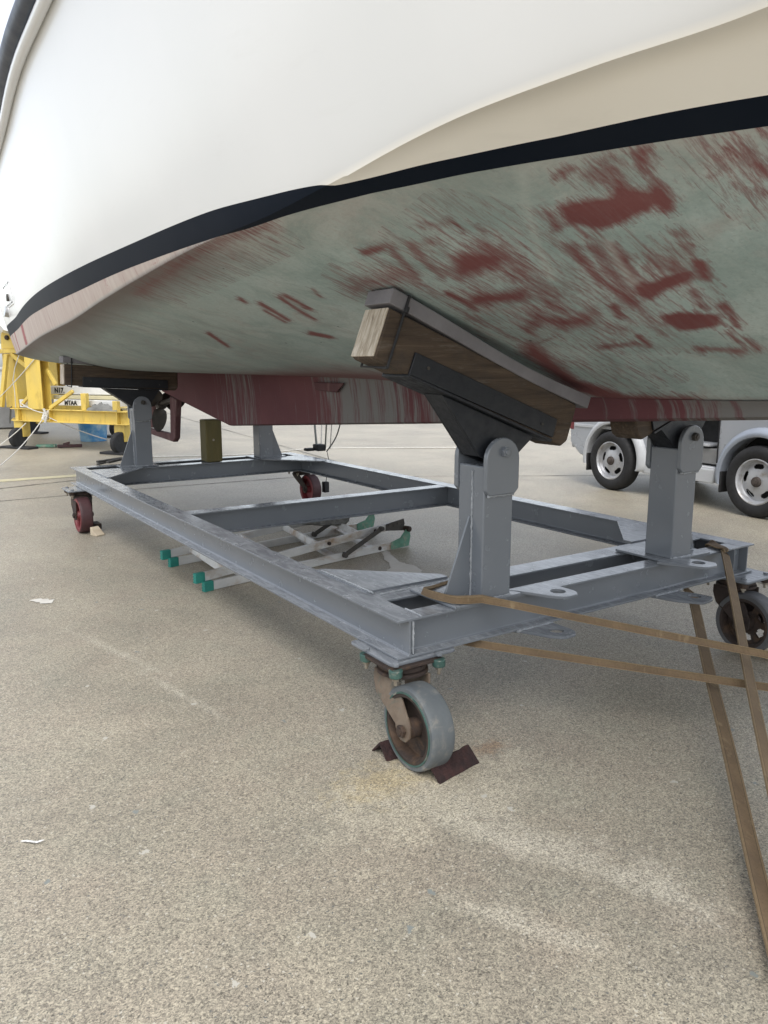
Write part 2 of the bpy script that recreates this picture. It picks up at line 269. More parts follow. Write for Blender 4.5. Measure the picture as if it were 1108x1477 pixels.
def keel_mat():
    b = NB('streaked_keel_paint'); v = b.co((1, 9, .55)); w = b.co()
    c = b.ramp(b.noise(1.5, 5, .6, w), [(0.35, (0.085, 0.026, 0.031)), (0.65, (0.11, 0.036, 0.040))])
    st = b.math('ADD', b.ramp(b.noise(3.2, 7, .7, v, .3), [(0.40, 0.0), (0.75, 1.0)]), b.attr('bare'))
    c = b.mix(b.ramp(st, [(0.6, 0), (1.5, .75)]), c, (0.16, 0.175, 0.165))
    return b.fin(c, 0.85, 0, b.bump(b.noise(60, 5, .7, w), 0.002, .6))
M['keel'] = keel_mat()
RP1 = (1.108, 10.898, 0.010)
RP2 = (1.409, 13.564, 0.010)
RP3 = (4.059, 13.745, 0.040)
GA_ = (1.685, 0.736); GB_ = (1.632, 0.771)
SPILL1 = [(3.274,4.91),(3.336,4.924),(3.20,4.60),(3.24,4.43),(3.13,4.17),(3.02,4.16),(2.911,4.297),(2.96,4.40),(3.05,4.47)]
SPILL2 = [(.748,5.065),(.799,5.084),(.872,5.0),(.84,4.935),(.797,4.964)]
# scrub patches on the hull bottom, plus pad shadow painted as a band: (strength, softness, outline in plan metres)
STAINS_AND_SHADE=[(1,0.008,[(1.47,1.43),(1.474,1.4),(1.512,1.3),(1.46,1.25),(1.51,1.25),(1.544,1.22),(1.507,1.19),(1.54,1.18),(1.593,1.19),(1.619,1.21),(1.617,1.24),(1.588,1.23),(1.595,1.33),(1.591,1.4),(1.566,1.42),(1.528,1.45)]),(1,0.01,[(1.433,1.18),(1.426,1.16),(1.44,1.15),(1.472,1.17),(1.51,1.19),(1.514,1.2),(1.464,1.19)]),(0.62,0.02,[(1.429,1.31),(1.412,1.26),(1.421,1.22),(1.459,1.24),(1.51,1.28),(1.475,1.3)]),(0.8,0.008,[(1.393,1.37),(1.383,1.34),(1.392,1.31),(1.4,1.35)]),(0.85,0.01,[(1.462,1.47),(1.479,1.46),(1.536,1.47),(1.539,1.5)]),(1,0.008,[(1.64,1.41),(1.654,1.4),(1.716,1.41),(1.814,1.45),(1.841,1.43),(1.823,1.33),(1.846,1.3),(1.876,1.33),(1.883,1.42),(1.913,1.48),(1.874,1.5),(1.781,1.46),(1.701,1.44)]),(0.9,0.015,[(1.762,1.32),(1.809,1.32),(1.86,1.31),(1.863,1.34),(1.808,1.35)]),(0.5,0.03,[(1.718,1.37),(1.726,1.31),(1.804,1.33),(1.828,1.43)]),(1,0.006,[(1.791,1.27),(1.819,1.25),(1.875,1.27),(1.9,1.29),(1.883,1.3),(1.822,1.29)]),(0.75,0.012,[(1.686,1.25),(1.693,1.23),(1.751,1.25),(1.789,1.26),(1.777,1.28),(1.721,1.26)]),(0.8,0.015,[(1.599,1.51),(1.616,1.53),(1.733,1.55),(1.854,1.56),(1.943,1.56),(1.936,1.53),(1.905,1.51),(1.833,1.53),(1.725,1.53),(1.604,1.49)]),(0.72,0.02,[(1.623,1.45),(1.646,1.48),(1.761,1.51),(1.924,1.56),(1.932,1.54),(1.899,1.51),(1.746,1.47),(1.637,1.44)]),(0.6,0.03,[(1.585,1.42),(1.651,1.43),(1.793,1.47),(1.889,1.51),(2.097,1.57),(2.058,1.58),(1.899,1.55),(1.733,1.51)]),(1,0.007,[(2.001,1.51),(1.998,1.45),(2.031,1.39),(2.053,1.35),(2.095,1.38),(2.104,1.44),(2.093,1.51),(2.042,1.52)]),(0.85,0.008,[(1.906,1.35),(1.917,1.36),(1.97,1.37),(2.022,1.38),(2.023,1.37),(2.008,1.36),(1.959,1.35),(1.91,1.34)]),(0.95,0.006,[(1.988,1.31),(2.011,1.33),(2.058,1.33),(2.128,1.35),(2.132,1.34),(2.118,1.33),(2.047,1.31),(1.992,1.3)]),(0.8,0.006,[(2.191,1.36),(2.197,1.36),(2.272,1.36),(2.267,1.35),(2.252,1.34),(2.188,1.35)]),(0.6,0.008,[(1.921,1.3),(1.924,1.3),(2.0,1.32),(2.009,1.32),(1.998,1.31),(1.922,1.29)]),(0.8,0.005,[(2.151,1.39),(2.154,1.39),(2.22,1.39),(2.227,1.39),(2.211,1.38),(2.145,1.38)]),(0.95,0.005,[(2.08,1.66),(2.096,1.67),(2.17,1.68),(2.17,1.67),(2.154,1.66),(2.074,1.64)]),(0.68,0.03,[(1.924,2.02),(1.967,2.02),(1.921,1.9),(1.988,1.87),(1.974,1.73),(1.921,1.67),(1.883,1.67),(1.896,1.79),(1.855,1.84),(1.867,1.95)]),(0.7,0.012,[(2.132,1.86),(2.145,1.86),(2.141,1.77),(2.143,1.7),(2.128,1.68),(2.115,1.68),(2.112,1.75),(2.107,1.83)]),(0.7,0.012,[(2.213,1.54),(2.233,1.54),(2.245,1.46),(2.285,1.42),(2.27,1.4),(2.246,1.39),(2.224,1.45),(2.198,1.52)]),(0.42,0.03,[(1.986,1.74),(2.034,1.76),(2.063,1.68),(2.039,1.64),(2.004,1.63),(1.956,1.69)]),(0.72,0.02,[(1.718,2.0),(1.754,2.01),(1.742,1.9),(1.752,1.82),(1.722,1.77),(1.692,1.77),(1.688,1.85),(1.678,1.94)]),(0.62,0.04,[(1.453,1.75),(1.503,1.79),(1.551,1.74),(1.672,1.78),(1.69,1.75),(1.636,1.69),(1.517,1.67),(1.444,1.7)]),(0.62,0.02,[(1.572,1.68),(1.592,1.71),(1.782,1.8),(1.903,1.79),(1.894,1.76),(1.866,1.74),(1.764,1.76),(1.585,1.67)]),(0.9,0.006,[(1.883,1.6),(1.901,1.62),(1.978,1.64),(1.981,1.63),(1.969,1.62),(1.89,1.59)]),(0.62,0.02,[(1.543,1.01),(1.57,1.02),(1.602,1.01),(1.646,1.0),(1.652,0.98),(1.628,0.97),(1.582,0.98),(1.543,0.99)]),(0.7,0.01,[(1.664,1.03),(1.679,1.03),(1.687,1.01),(1.684,1.0),(1.672,1.0),(1.661,1.02)]),(1,0.003,[(1.65,1.03),(1.653,1.03),(1.662,1.03),(1.658,1.02),(1.655,1.02),(1.65,1.03)]),(0.5,0.02,[(1.537,1.03),(1.549,1.03),(1.538,0.97),(1.55,0.94),(1.547,0.94),(1.535,0.94),(1.526,0.97),(1.528,1.02)]),(0.45,0.012,[(1.576,1.1),(1.578,1.09),(1.579,1.06),(1.573,1.05),(1.573,1.06),(1.569,1.09)]),(0.7,0.006,[(2.051,2.08),(2.058,2.08),(2.006,1.92),(2.0,1.91),(2.003,1.92),(2.041,2.07)]),(0.85,0.008,[(1.325,2.11),(1.341,2.11),(1.346,2.01),(1.341,1.99),(1.327,1.99),(1.313,2.08)]),(0.72,0.01,[(1.329,1.97),(1.341,1.99),(1.43,2.04),(1.517,2.08),(1.524,2.07),(1.506,2.04),(1.422,2.01),(1.336,1.96)]),(0.72,0.012,[(1.359,1.9),(1.377,1.93),(1.45,1.96),(1.557,2.0),(1.558,1.98),(1.542,1.96),(1.439,1.93),(1.369,1.89)]),(0.5,0.015,[(1.313,1.8),(1.335,1.81),(1.359,1.75),(1.354,1.73),(1.341,1.73),(1.306,1.77)]),(0.55,0.015,[(1.374,1.87),(1.396,1.88),(1.412,1.83),(1.407,1.81),(1.388,1.8),(1.366,1.84)]),(0.78,0.025,[(1.468,1.83),(1.486,1.74),(1.542,1.69),(1.588,1.73),(1.577,1.8),(1.586,1.94),(1.531,1.93)]),(1,0.004,[(1.553,1.76),(1.566,1.77),(1.579,1.76),(1.577,1.75),(1.568,1.74),(1.551,1.75)]),(0.75,0.006,[(1.337,1.7),(1.34,1.7),(1.375,1.71),(1.41,1.72),(1.413,1.72),(1.408,1.71),(1.373,1.7),(1.341,1.69)]),(0.8,0.005,[(1.402,1.66),(1.405,1.66),(1.44,1.67),(1.443,1.67),(1.434,1.66),(1.403,1.65)]),(0.75,0.02,[(1.69,2.04),(1.732,2.06),(1.747,1.93),(1.77,1.84),(1.74,1.79),(1.708,1.78),(1.697,1.88),(1.659,1.98)]),(0.85,0.007,[(1.617,2.06),(1.632,2.08),(1.689,2.07),(1.764,2.08),(1.765,2.07),(1.749,2.05),(1.673,2.04),(1.611,2.04)]),(0.6,0.03,[(1.559,1.68),(1.588,1.72),(1.723,1.75),(1.822,1.77),(1.824,1.74),(1.784,1.7),(1.7,1.7),(1.57,1.66)]),(0.6,0.03,[(1.832,1.92),(1.89,1.96),(1.938,1.9),(1.917,1.85),(1.866,1.82),(1.805,1.86)]),(0.75,0.005,[(1.425,2.89),(1.439,2.92),(1.549,2.98),(1.666,3.02),(1.662,3.0),(1.649,2.98),(1.535,2.94),(1.424,2.87)]),(0.8,0.004,[(1.457,2.84),(1.461,2.85),(1.561,2.91),(1.558,2.9),(1.554,2.89),(1.454,2.83)]),(0.75,0.005,[(1.5,3.19),(1.511,3.21),(1.644,3.26),(1.644,3.25),(1.633,3.23),(1.497,3.17)]),(0.8,0.004,[(1.426,2.61),(1.436,2.63),(1.502,2.68),(1.506,2.68),(1.496,2.66),(1.433,2.61)]),(0.62,0.05,[(1.462,2.42),(1.521,2.46),(1.514,2.32),(1.525,2.15),(1.478,2.06),(1.439,2.05),(1.44,2.22),(1.411,2.3)]),(0.42,0.03,[(1.47,2.1),(1.492,2.13),(1.65,2.14),(1.888,2.16),(2.129,2.15),(2.113,2.11),(2.068,2.07),(1.849,2.1),(1.628,2.1),(1.468,2.07)]),(0.75,0.03,[(2.024,2.12),(2.118,2.22),(2.534,2.34),(2.7,2.2),(2.7,1.87),(2.693,1.83),(2.589,1.79),(2.571,2.09),(2.396,2.18),(2.015,2.06)]),(0.6,0.03,[(1.083,3.15),(1.106,3.15),(1.07,2.57),(1.101,2.26),(1.089,2.22),(1.067,2.21),(1.041,2.52),(1.057,3.07)]),(0.5,0.03,[(1.127,3.8),(1.167,3.81),(1.118,3.11),(1.092,3.01),(1.073,3.03),(1.087,3.64)]),(0.7,0.006,[(1.763,3.28),(1.787,3.31),(1.861,3.21),(1.847,3.17),(1.827,3.15),(1.746,3.23)]),(0.8,0.01,[(2.7,1.87),(2.7,1.86),(2.7,1.56),(2.7,1.55),(2.7,1.56),(2.7,1.86)]),(0.75,0.005,[(1.374,3.16),(1.385,3.19),(1.428,3.21),(1.431,3.2),(1.417,3.17),(1.37,3.13)]),(0.75,0.005,[(1.439,3.1),(1.456,3.13),(1.636,3.21),(1.639,3.2),(1.622,3.17),(1.438,3.08)]),(0.75,0.005,[(1.424,2.84),(1.434,2.86),(1.581,2.9),(1.577,2.88),(1.564,2.86),(1.42,2.82)]),(0.75,0.005,[(1.588,4.08),(1.609,4.14),(1.808,4.33),(1.807,4.3),(1.787,4.26),(1.587,4.05)]),(0.2,0.05,[(1.35,1.89),(1.327,1.67),(1.452,1.57),(1.541,1.51),(1.59,1.41),(1.799,1.44),(2.091,1.56),(2.248,1.78),(2.085,2.02),(1.879,2.12),(1.606,2.09)]),(0.14,0.05,[(1.871,2.15),(2.108,2.04),(2.247,1.84),(2.375,1.76),(2.463,2.01),(2.342,2.3),(2.048,2.27)]),(0.14,0.05,[(1.469,1.03),(1.521,0.93),(1.715,1.03),(1.6,1.06)]),(0.16,0.05,[(1.102,3.35),(1.062,2.24),(1.143,2.31),(1.199,3.05),(1.231,3.66)]),(-0.8,0.004,[(1.332,1.42),(1.332,1.42),(1.454,1.52),(1.575,1.6),(1.698,1.67),(1.705,1.67),(1.699,1.66),(1.575,1.59),(1.452,1.51),(1.334,1.41)]),(-0.9,0.003,[(1.634,1.41),(1.642,1.42),(1.722,1.45),(1.827,1.48),(1.828,1.47),(1.816,1.46),(1.72,1.44),(1.644,1.41)]),(-0.5,0.003,[(2.022,1.29),(2.025,1.29),(2.165,1.33),(2.168,1.33),(2.165,1.33),(2.019,1.28)])]

# ---------------------------------------------------------------- mesh helpers
def V(*a): return Vector(a)
class MB:
    def __init__(s): s.v = []; s.f = []; s.uv = {}
    def add(s, vs, fs):
        o = len(s.v); s.v += [tuple(p) for p in vs]; s.f += [tuple(i+o for i in f) for f in fs]; return s
    def box(s, x0, x1, y0, y1, z0, z1):
        return s.add([(x0,y0,z0),(x1,y0,z0),(x1,y1,z0),(x0,y1,z0),(x0,y0,z1),(x1,y0,z1),(x1,y1,z1),(x0,y1,z1)],
                     [(0,3,2,1),(4,5,6,7),(0,1,5,4),(1,2,6,5),(2,3,7,6),(3,0,4,7)])
    def obox(s, c, ax, ay, az, hx, hy, hz):
        c = V(*c); ax, ay, az = (V(*a).normalized() for a in (ax, ay, az)); P = []
        for sz in (-1, 1):
            for sx, sy in ((-1,-1),(1,-1),(1,1),(-1,1)): P.append(c+ax*hx*sx+ay*hy*sy+az*hz*sz)
        return s.add(P, [(0,3,2,1),(4,5,6,7),(0,1,5,4),(1,2,6,5),(2,3,7,6),(3,0,4,7)])
    def bar(s, a, b, w, h, up=(0,0,1)):
        a, b = V(*a), V(*b); d = (b-a).normalized(); u = V(*up); x = d.cross(u).normalized(); u = x.cross(d).normalized()
        return s.obox((a+b)/2, d, x, u, (b-a).length/2, w/2, h/2)
    def prism(s, poly, ext):
        e = V(*ext); n = len(poly); P = [V(*p) for p in poly]
        return s.add(P+[p+e for p in P], [tuple(range(n))[::-1], tuple(range(n, 2*n))]+[(i,(i+1)%n,n+(i+1)%n,n+i) for i in range(n)])
    def cyl(s, a, b, r0, r1=None, n=20, caps=True):
        a, b = V(*a), V(*b); r1 = r0 if r1 is None else r1; d = (b-a).normalized()
        u = d.orthogonal().normalized(); w = d.cross(u)
        P = [a+(u*math.cos(t)+w*math.sin(t))*r0 for t in (2*math.pi*i/n for i in range(n))]+[b+(u*math.cos(t)+w*math.sin(t))*r1 for t in (2*math.pi*i/n for i in range(n))]
        F = [(i,(i+1)%n,n+(i+1)%n,n+i) for i in range(n)]
        if caps: F += [tuple(range(n))[::-1], tuple(range(n,2*n))]
        return s.add(P, F)
    def lathe(s, prof, c, ax, n=40, closed=False):
        c = V(*c); d = V(*ax).normalized(); u = d.orthogonal().normalized(); w = d.cross(u); P = []; F = []
        m = len(prof)
        for i in range(n):
            t = 2*math.pi*i/n; q = u*math.cos(t)+w*math.sin(t)
            P += [c+q*r+d*h for r, h in prof]
        for i in range(n):
            j = (i+1) % n
            for k in range(m if closed else m-1):
                k2 = (k+1) % m
                F.append((i*m+k, j*m+k, j*m+k2, i*m+k2))
        return s.add(P, F)
    def tube(s, pts, r, n=8, closed=False):
        pts = [V(*p) for p in pts]; N = len(pts); P = []; F = []; u = None
        for i, p in enumerate(pts):
            a = pts[max(i-1, 0)]; b = pts[min(i+1, N-1)]; d = (b-a).normalized()
            u = d.orthogonal().normalized() if u is None else (u-d*u.dot(d)).normalized()
            w = d.cross(u); rr = r[i] if hasattr(r, '__len__') else r
            P += [p+(u*math.cos(t)+w*math.sin(t))*rr for t in (2*math.pi*k/n for k in range(n))]
        for i in range(N-1):
            F += [(i*n+k, i*n+(k+1)%n, (i+1)*n+(k+1)%n, (i+1)*n+k) for k in range(n)]
        F += [tuple(range(n))[::-1], tuple(range((N-1)*n, N*n))]
        return s.add(P, F)
    def profile(s, prof, a, b, xa, ya):
        a, b, xa, ya = V(*a), V(*b), V(*xa), V(*ya); n = len(prof)
        return s.prism([a+xa*x+ya*y for x, y in prof], b-a)
    def ibeam(s, a, b, h=0.15, w=0.11, tf=0.009, tw=0.007, up=(0,0,1)):
        d = (V(*b)-V(*a)).normalized(); u = V(*up); x = d.cross(u).normalized(); u = x.cross(d).normalized(); hw, hh, t = w/2, h/2, tw/2; q = 0.006
        pr = [(-hw,-hh),(hw,-hh),(hw,-hh+tf),(t+q,-hh+tf),(t,-hh+tf+q),(t,hh-tf-q),(t+q,hh-tf),(hw,hh-tf),(hw,hh),(-hw,hh),(-hw,hh-tf),(-t-q,hh-tf),(-t,hh-tf-q),(-t,-hh+tf+q),(-t-q,-hh+tf),(-hw,-hh+tf)]
        return s.profile(pr, a, b, x, u)
    def ribbon(s, pts, wdir, wid, th):
        """flat strap: pts centre line, wdir width direction(s)"""
        pts = [V(*p) for p in pts]; N = len(pts); L = 0; o = len(s.v)
        for i, p in enumerate(pts):
            d = (pts[min(i+1,N-1)]-pts[max(i-1,0)]).normalized()
            wd = V(*(wdir[i] if hasattr(wdir[0], '__len__') else wdir)); wd = (wd-d*wd.dot(d)).normalized(); nn = d.cross(wd)
            if i: L += (p-pts[i-1]).length
            for sw, sn in ((-1,-1),(1,-1),(1,1),(-1,1)):
                s.uv[len(s.v)] = (L, 0.5+sw*0.5); s.v.append(tuple(p+wd*wid/2*sw+nn*th/2*sn))
        for i in range(N-1):
            for k in range(4): s.f.append((o+i*4+k, o+i*4+(k+1)%4, o+(i+1)*4+(k+1)%4, o+(i+1)*4+k))
        s.f += [(o+3,o+2,o+1,o), tuple(o+(N-1)*4+k for k in range(4))]
        return s
    def islands(s, gap=.004):
        par = list(range(len(s.v)))
        def fd(i):
            while par[i] != i: par[i] = par[par[i]]; i = par[i]
            return i
        for f in s.f:
            for k in f[1:]: par[fd(k)] = fd(f[0])
        grp = {}
        for i in range(len(s.v)): grp.setdefault(fd(i), []).append(i)
        gs = [(np.min([s.v[i] for i in g], 0)-gap, np.max([s.v[i] for i in g], 0)+gap, g) for g in grp.values()]; ch = True
        while ch:
            ch = False
            for a in range(len(gs)):
                for b in range(a+1, len(gs)):
                    if np.all(gs[a][0] <= gs[b][1]) and np.all(gs[b][0] <= gs[a][1]):
                        gs[a] = (np.minimum(gs[a][0], gs[b][0]), np.maximum(gs[a][1], gs[b][1]), gs[a][2]+gs[b][2]); gs.pop(b); ch = True; break
                if ch: break
        out = []
        for _, _, g in gs:
            m = MB(); mp = {i: k for k, i in enumerate(g)}; m.v = [s.v[i] for i in g]; m.f = [tuple(mp[i] for i in f) for f in s.f if f[0] in mp]; out.append(m)
        return out
    def build_each(s, name, mat, parent=None, **k): return [m.build(name, mat, parent, **k) for m in s.islands()]
    def build(s, name, mat, parent=None, bevel=0.0, smooth=35, seg=2, fixn=True):
        me = D.meshes.new(name); base = wloc(parent) if parent else Vector((0,0,0))
        me.from_pydata([tuple(Vector(p)-base) for p in s.v], [], s.f); me.update()
        if fixn:
            import bmesh
            bm = bmesh.new(); bm.from_mesh(me); bmesh.ops.recalc_face_normals(bm, faces=bm.faces); bm.to_mesh(me); bm.free()
        if s.uv:
            ul = me.uv_layers.new(name='UVMap')
            for lp in me.loops: ul.data[lp.index].uv = s.uv.get(lp.vertex_index, (0, 0))
        if smooth:
            me.polygons.foreach_set('use_smooth', [True]*len(me.polygons)); me.set_sharp_from_angle(angle=R_(smooth))
        me.materials.append(M[mat] if isinstance(mat, str) else mat)
        o = D.objects.new(name, me); COL.objects.link(o)
        if parent: o.parent = parent
        if bevel:
            m = o.modifiers.new('bevel', 'BEVEL'); m.width = bevel; m.segments = seg; m.limit_method = 'ANGLE'; m.angle_limit = R_(40); m.use_clamp_overlap = True; m.harden_normals = False
        return o
LOC = {}
def wloc(o):
    p = Vector((0,0,0))
    while o: p += o.location; o = o.parent
    return p
def tag(o, label=None, cat=None, group=None, kind=None):
    for k, v in (('label', label), ('category', cat), ('group', group), ('kind', kind)):
        if v: o[k] = v
    return o
def thing(name, label, cat, loc, group=None):
    o = D.objects.new(name, None); o.empty_display_size = .1; COL.objects.link(o); o.location = loc
    return tag(o, label, cat, group)
def part_at(name, mb, mat, parent, **k): return mb.build(name, mat, parent, **k)
def copy_tree(o, parent=None):
    c = o.copy(); COL.objects.link(c); c.parent = parent
    for ch in [x for x in D.objects if x.parent == o]: copy_tree(ch, c)
    return c
def sag(a, b, s, n=16):
    a, b = V(*a), V(*b); return [a.lerp(b, i/n)+V(0,0,-s*4*(i/n)*(1-i/n)) for i in range(n+1)]
def blobby(mb, cx, cy, z, pts_r, th=0.0):
    n = len(pts_r); P = [(cx+r*math.cos(2*math.pi*i/n), cy+r*math.sin(2*math.pi*i/n), z) for i, r in enumerate(pts_r)]
    mb.add(P, [tuple(range(n))])

# ---------------------------------------------------------------- ground
g = MB(); xs = [-900,-200,-40,-8,0,8,40,200,900]
g.add([(x, y, 0) for y in xs for x in xs], [(j*9+i, j*9+i+1, (j+1)*9+i+1, (j+1)*9+i) for j in range(8) for i in range(8)])
tag(g.build('ground', 'concrete', smooth=0, fixn=False), kind='structure')
def strip(name, pts, wid, z, mat, jit=0.0, n=40):
    mb = MB(); P = []
    for k in range(len(pts)-1):
        a, b = V(*pts[k]), V(*pts[k+1])
        for i in range(n): P.append(a.lerp(b, i/n))
    P.append(V(*pts[-1])); vs = []
    for i, p in enumerate(P):
        d = (P[min(i+1, len(P)-1)]-P[max(i-1, 0)]).normalized(); nn = V(-d.y, d.x); w = wid/2
        j1, j2 = random.uniform(-jit, jit), random.uniform(-jit, jit)
        vs += [(*(p+nn*(w+j1)), z), (*(p-nn*(w+j2)), z)]
    mb.add(vs, [(2*i, 2*i+1, 2*i+3, 2*i+2) for i in range(len(P)-1)])
    return tag(mb.build(name, mat, smooth=0, fixn=False), kind='structure')
strip('expansion_joint', [(-12, 10.0), (1.0, 10.05), (2.4, 10.4)], 0.03, 0.004, 'joint', 0.008)
strip('expansion_joint', [(-14, 9.02), (2.8, 9.16), (4.7, 9.03), (7.3, 7.4), (14, 3.4)], 0.022, 0.004, 'joint', 0.007)
strip('expansion_joint', [(3.9, -14), (4.9, 2.8), (7.9, 24)], 0.02, 0.0075, 'joint', 0.006)
strip('yellow_ground_line', [(-12, 11.3), (2.4, 10.78), (4.0, 10.7)], 0.22, 0.004, 'yellow_line', 0.01)
mb = MB(); P = [(x/10, y/10) for x, y in []]
# pale spilled paint
def poly_flat(name, pts, z, mat):
    mb = MB(); mb.add([(x, y, z) for x, y in pts], [tuple(range(len(pts)))]); return tag(mb.build(name, mat, smooth=0, fixn=False), kind='structure')
def rag(pts, n=5, j=.03):
    out = []
    for i in range(len(pts)):
        a, b = V(*pts[i]), V(*pts[(i+1) % len(pts)])
        for k in range(n): out.append(tuple(a.lerp(b, k/n)+V(random.uniform(-j, j), random.uniform(-j, j))))
    return out
poly_flat('paint_spill', rag(SPILL1, 6, .015), 0.004, 'spill')
poly_flat('paint_spill', rag(SPILL2, 5, .012), 0.004, 'spill')

# ---------------------------------------------------------------- the boat
X0 = 2.70
def pch(xs, ys):
    xs = np.array(xs, float); ys = np.array(ys, float); h = np.diff(xs); d = np.diff(ys)/h
    m = np.zeros(len(xs)); m[0] = d[0]; m[-1] = d[-1]
    for i in range(1, len(xs)-1):
        if d[i-1]*d[i] > 0:
            w1 = 2*h[i]+h[i-1]; w2 = h[i]+2*h[i-1]; m[i] = (w1+w2)/(w1/d[i-1]+w2/d[i])
    def F(x):
        x = np.clip(x, xs[0], xs[-1]); i = np.clip(np.searchsorted(xs, x)-1, 0, len(h)-1); t = (x-xs[i])/h[i]
        return (2*t**3-3*t**2+1)*ys[i]+(t**3-2*t**2+t)*h[i]*m[i]+(-2*t**3+3*t**2)*ys[i+1]+(t**3-t**2)*h[i]*m[i+1]
    return F
CY = [-3.4,-2.6,-1.6,-.6,.2,.84,1.1,1.42,1.87,2.21,2.63,3.5,4.16,5.2,6.69,9.19,9.6]
Xc = pch(CY, [2.69,2.38,1.95,1.6,1.4,1.29,1.20,1.12,1.07,1.05,1.04,1.06,1.08,1.13,1.24,1.46,1.50])
Zc = pch(CY, [3.1,2.76,2.47,2.25,2.095,2.004,1.980,1.950,1.894,1.863,1.849,1.805,1.764,1.70,1.663,1.57,1.56])
Zk = pch([-3.4,-3.0,-2.2,-1.2,-.2,.8,1.57,2.27,4.17,7.97,9.6], [3.1,2.6,2.05,1.68,1.46,1.33,1.28,1.27,1.345,1.398,1.46])
Xs = pch([-4.0,-3.0,-2.0,-1.0,0,1,2.5,4,5.5,7.5,9.6], [2.69,2.1,1.55,1.15,.92,.82,.77,.79,.9,1.1,1.4])
Zs = pch([-4.0,-2,0,2,4,5.5,7.5,9.6], [3.72,3.42,3.10,2.94,2.895,2.90,2.97,3.08])
PW = pch([-3.4,2.3,4.2,7.1,9.6], [1.0,1.0,1.25,4.0,4.5])
ZLO = pch([-3,.92,1.18,1.5,1.7,1.94,2.4,3.4,4.9,6.5,9.6], [1.892,1.890,1.889,1.884,1.875,1.866,1.852,1.854,1.837,1.837,1.757])
ZHI = pch([-3,.9,1.3,1.56,1.84,1.9,2.18,2.56,3.3,4.7,6.2,9.6], [1.932,1.927,1.916,1.906,1.892,1.900,1.913,1.928,1.935,1.941,1.948,1.873])
def hfun(u, Y):
    # flat lip just inside the chine on the forward half
    e = .035*np.clip((1.78-Y)/.5, 0, 1); a = u*(1+e); k = .02; hh = np.clip(.5+.5*(1.0-a)/k, 0, 1)
    return np.where(e > 1e-4, 1.0*(1-hh)+a*hh-k*hh*(1-hh), a)
def bottom(Y, u): return X0-(X0-Xc(Y))*u, Zk(Y)+(Zc(Y)-Zk(Y))*np.power(np.clip(hfun(u, Y), 0, 1.01), PW(Y))
def side(Y, v): return Xc(Y)+(Xs(Y)-Xc(Y))*v**.85, Zc(Y)+(Zs(Y)-Zc(Y))*v
YE = 9.55
ST = np.unique(np.concatenate([np.linspace(-3.38, .6, 50), np.arange(.6, 4.7, .014), np.linspace(4.7, YE, 110)]))
def grid(mb, A, flip=False):
    n, m = A.shape[:2]; o = len(mb.v); mb.v += [tuple(p) for p in A.reshape(-1, 3)]
    idx = np.arange(n*m).reshape(n, m)+o
    q = np.stack([idx[:-1,:-1], idx[1:,:-1], idx[1:,1:], idx[:-1,1:]], -1).reshape(-1, 4)
    if flip: q = q[:, ::-1]
    mb.f += [tuple(int(i) for i in r) for r in q]
boat = thing('motor_yacht', 'big white hull with navy stripe and scrubbed grey-green bottom on the grey cradle', 'boat', (2.7, 4.0, 0.9))
mb = MB(); us = np.linspace(0.03, 1, 150); vs = np.concatenate([np.linspace(0, .3, 22), np.linspace(.3, 1, 22)[1:]])
YY, UU = np.meshgrid(ST, us, indexing='ij'); bx, bz = bottom(YY, UU)
YV, VV = np.meshgrid(ST, vs[1:], indexing='ij'); sx_, sz_ = side(YV, VV)
A = np.concatenate([np.stack([bx, YY, bz], -1), np.stack([sx_, YV, sz_], -1)], 1)
Y0A = A[..., 1].copy()
def ss(x): x = np.clip(x, 0, 1); return x*x*(3-2*x)
A[..., 1] += 1.15*np.clip(A[..., 2]-1.57, 0, None)*ss((A[..., 1]-8.3)/1.25)
kind_ = np.concatenate([np.zeros_like(bx), np.ones_like(sx_)], 1).ravel(); near_n = A.shape[0]*A.shape[1]
grid(mb, A)
B = A[:, ::5].copy() if False else A[:, list(range(0, 150, 6))+list(range(149, 150+len(vs)-1, 3))+[A.shape[1]-1]].copy()
kb = kind_.reshape(A.shape[:2])[:, list(range(0, 150, 6))+list(range(149, 150+len(vs)-1, 3))+[A.shape[1]-1]]
B[..., 0] = 2*X0-B[..., 0]; grid(mb, B, True); kind_ = np.concatenate([kind_, kb.ravel()])
# transom closing face and deck
tl = [tuple(A[-1, j]) for j in range(A.shape[1])]; tr = [tuple(B[-1, j]) for j in range(B.shape[1])]
dk = []
for i in range(len(ST)):
    a, b_ = A[i, -1], B[i, -1]; dk.append([(a[0]*(1-t)+b_[0]*t, a[1], a[2]-0.03+0.06*math.sin(math.pi*t)) for t in (0, .25, .5, .75, 1)])
hull = mb.build('hull', 'hull', boat, smooth=28, fixn=False)
me = hull.data; P = np.array(mb.v)
zv, xv = P[:, 2], P[:, 0]; yv = np.concatenate([Y0A.ravel(), Y0A[:, list(range(0, 150, 6))+list(range(149, 150+len(vs)-1, 3))+[A.shape[1]-1]].ravel()])
def put(n, a):
    at = me.attributes.new(n, 'FLOAT', 'POINT'); at.data.foreach_set('value', np.asarray(a, np.float32))
side_ = kind_.copy()
put('zl', zv-ZLO(yv)); put('zh', zv-ZHI(yv)); put('side', side_)
put('under', (kind_ < .5)*1.0)
uu = np.clip((X0-xv)/(X0-Xc(yv)), 0, 1)
stain_shade = np.zeros(len(P)); pale = np.zeros(len(P)); nb = near_n; sel = np.where((np.arange(len(P)) < nb) & (kind_ < .5))[0]; qx, qy = xv[sel], yv[sel]
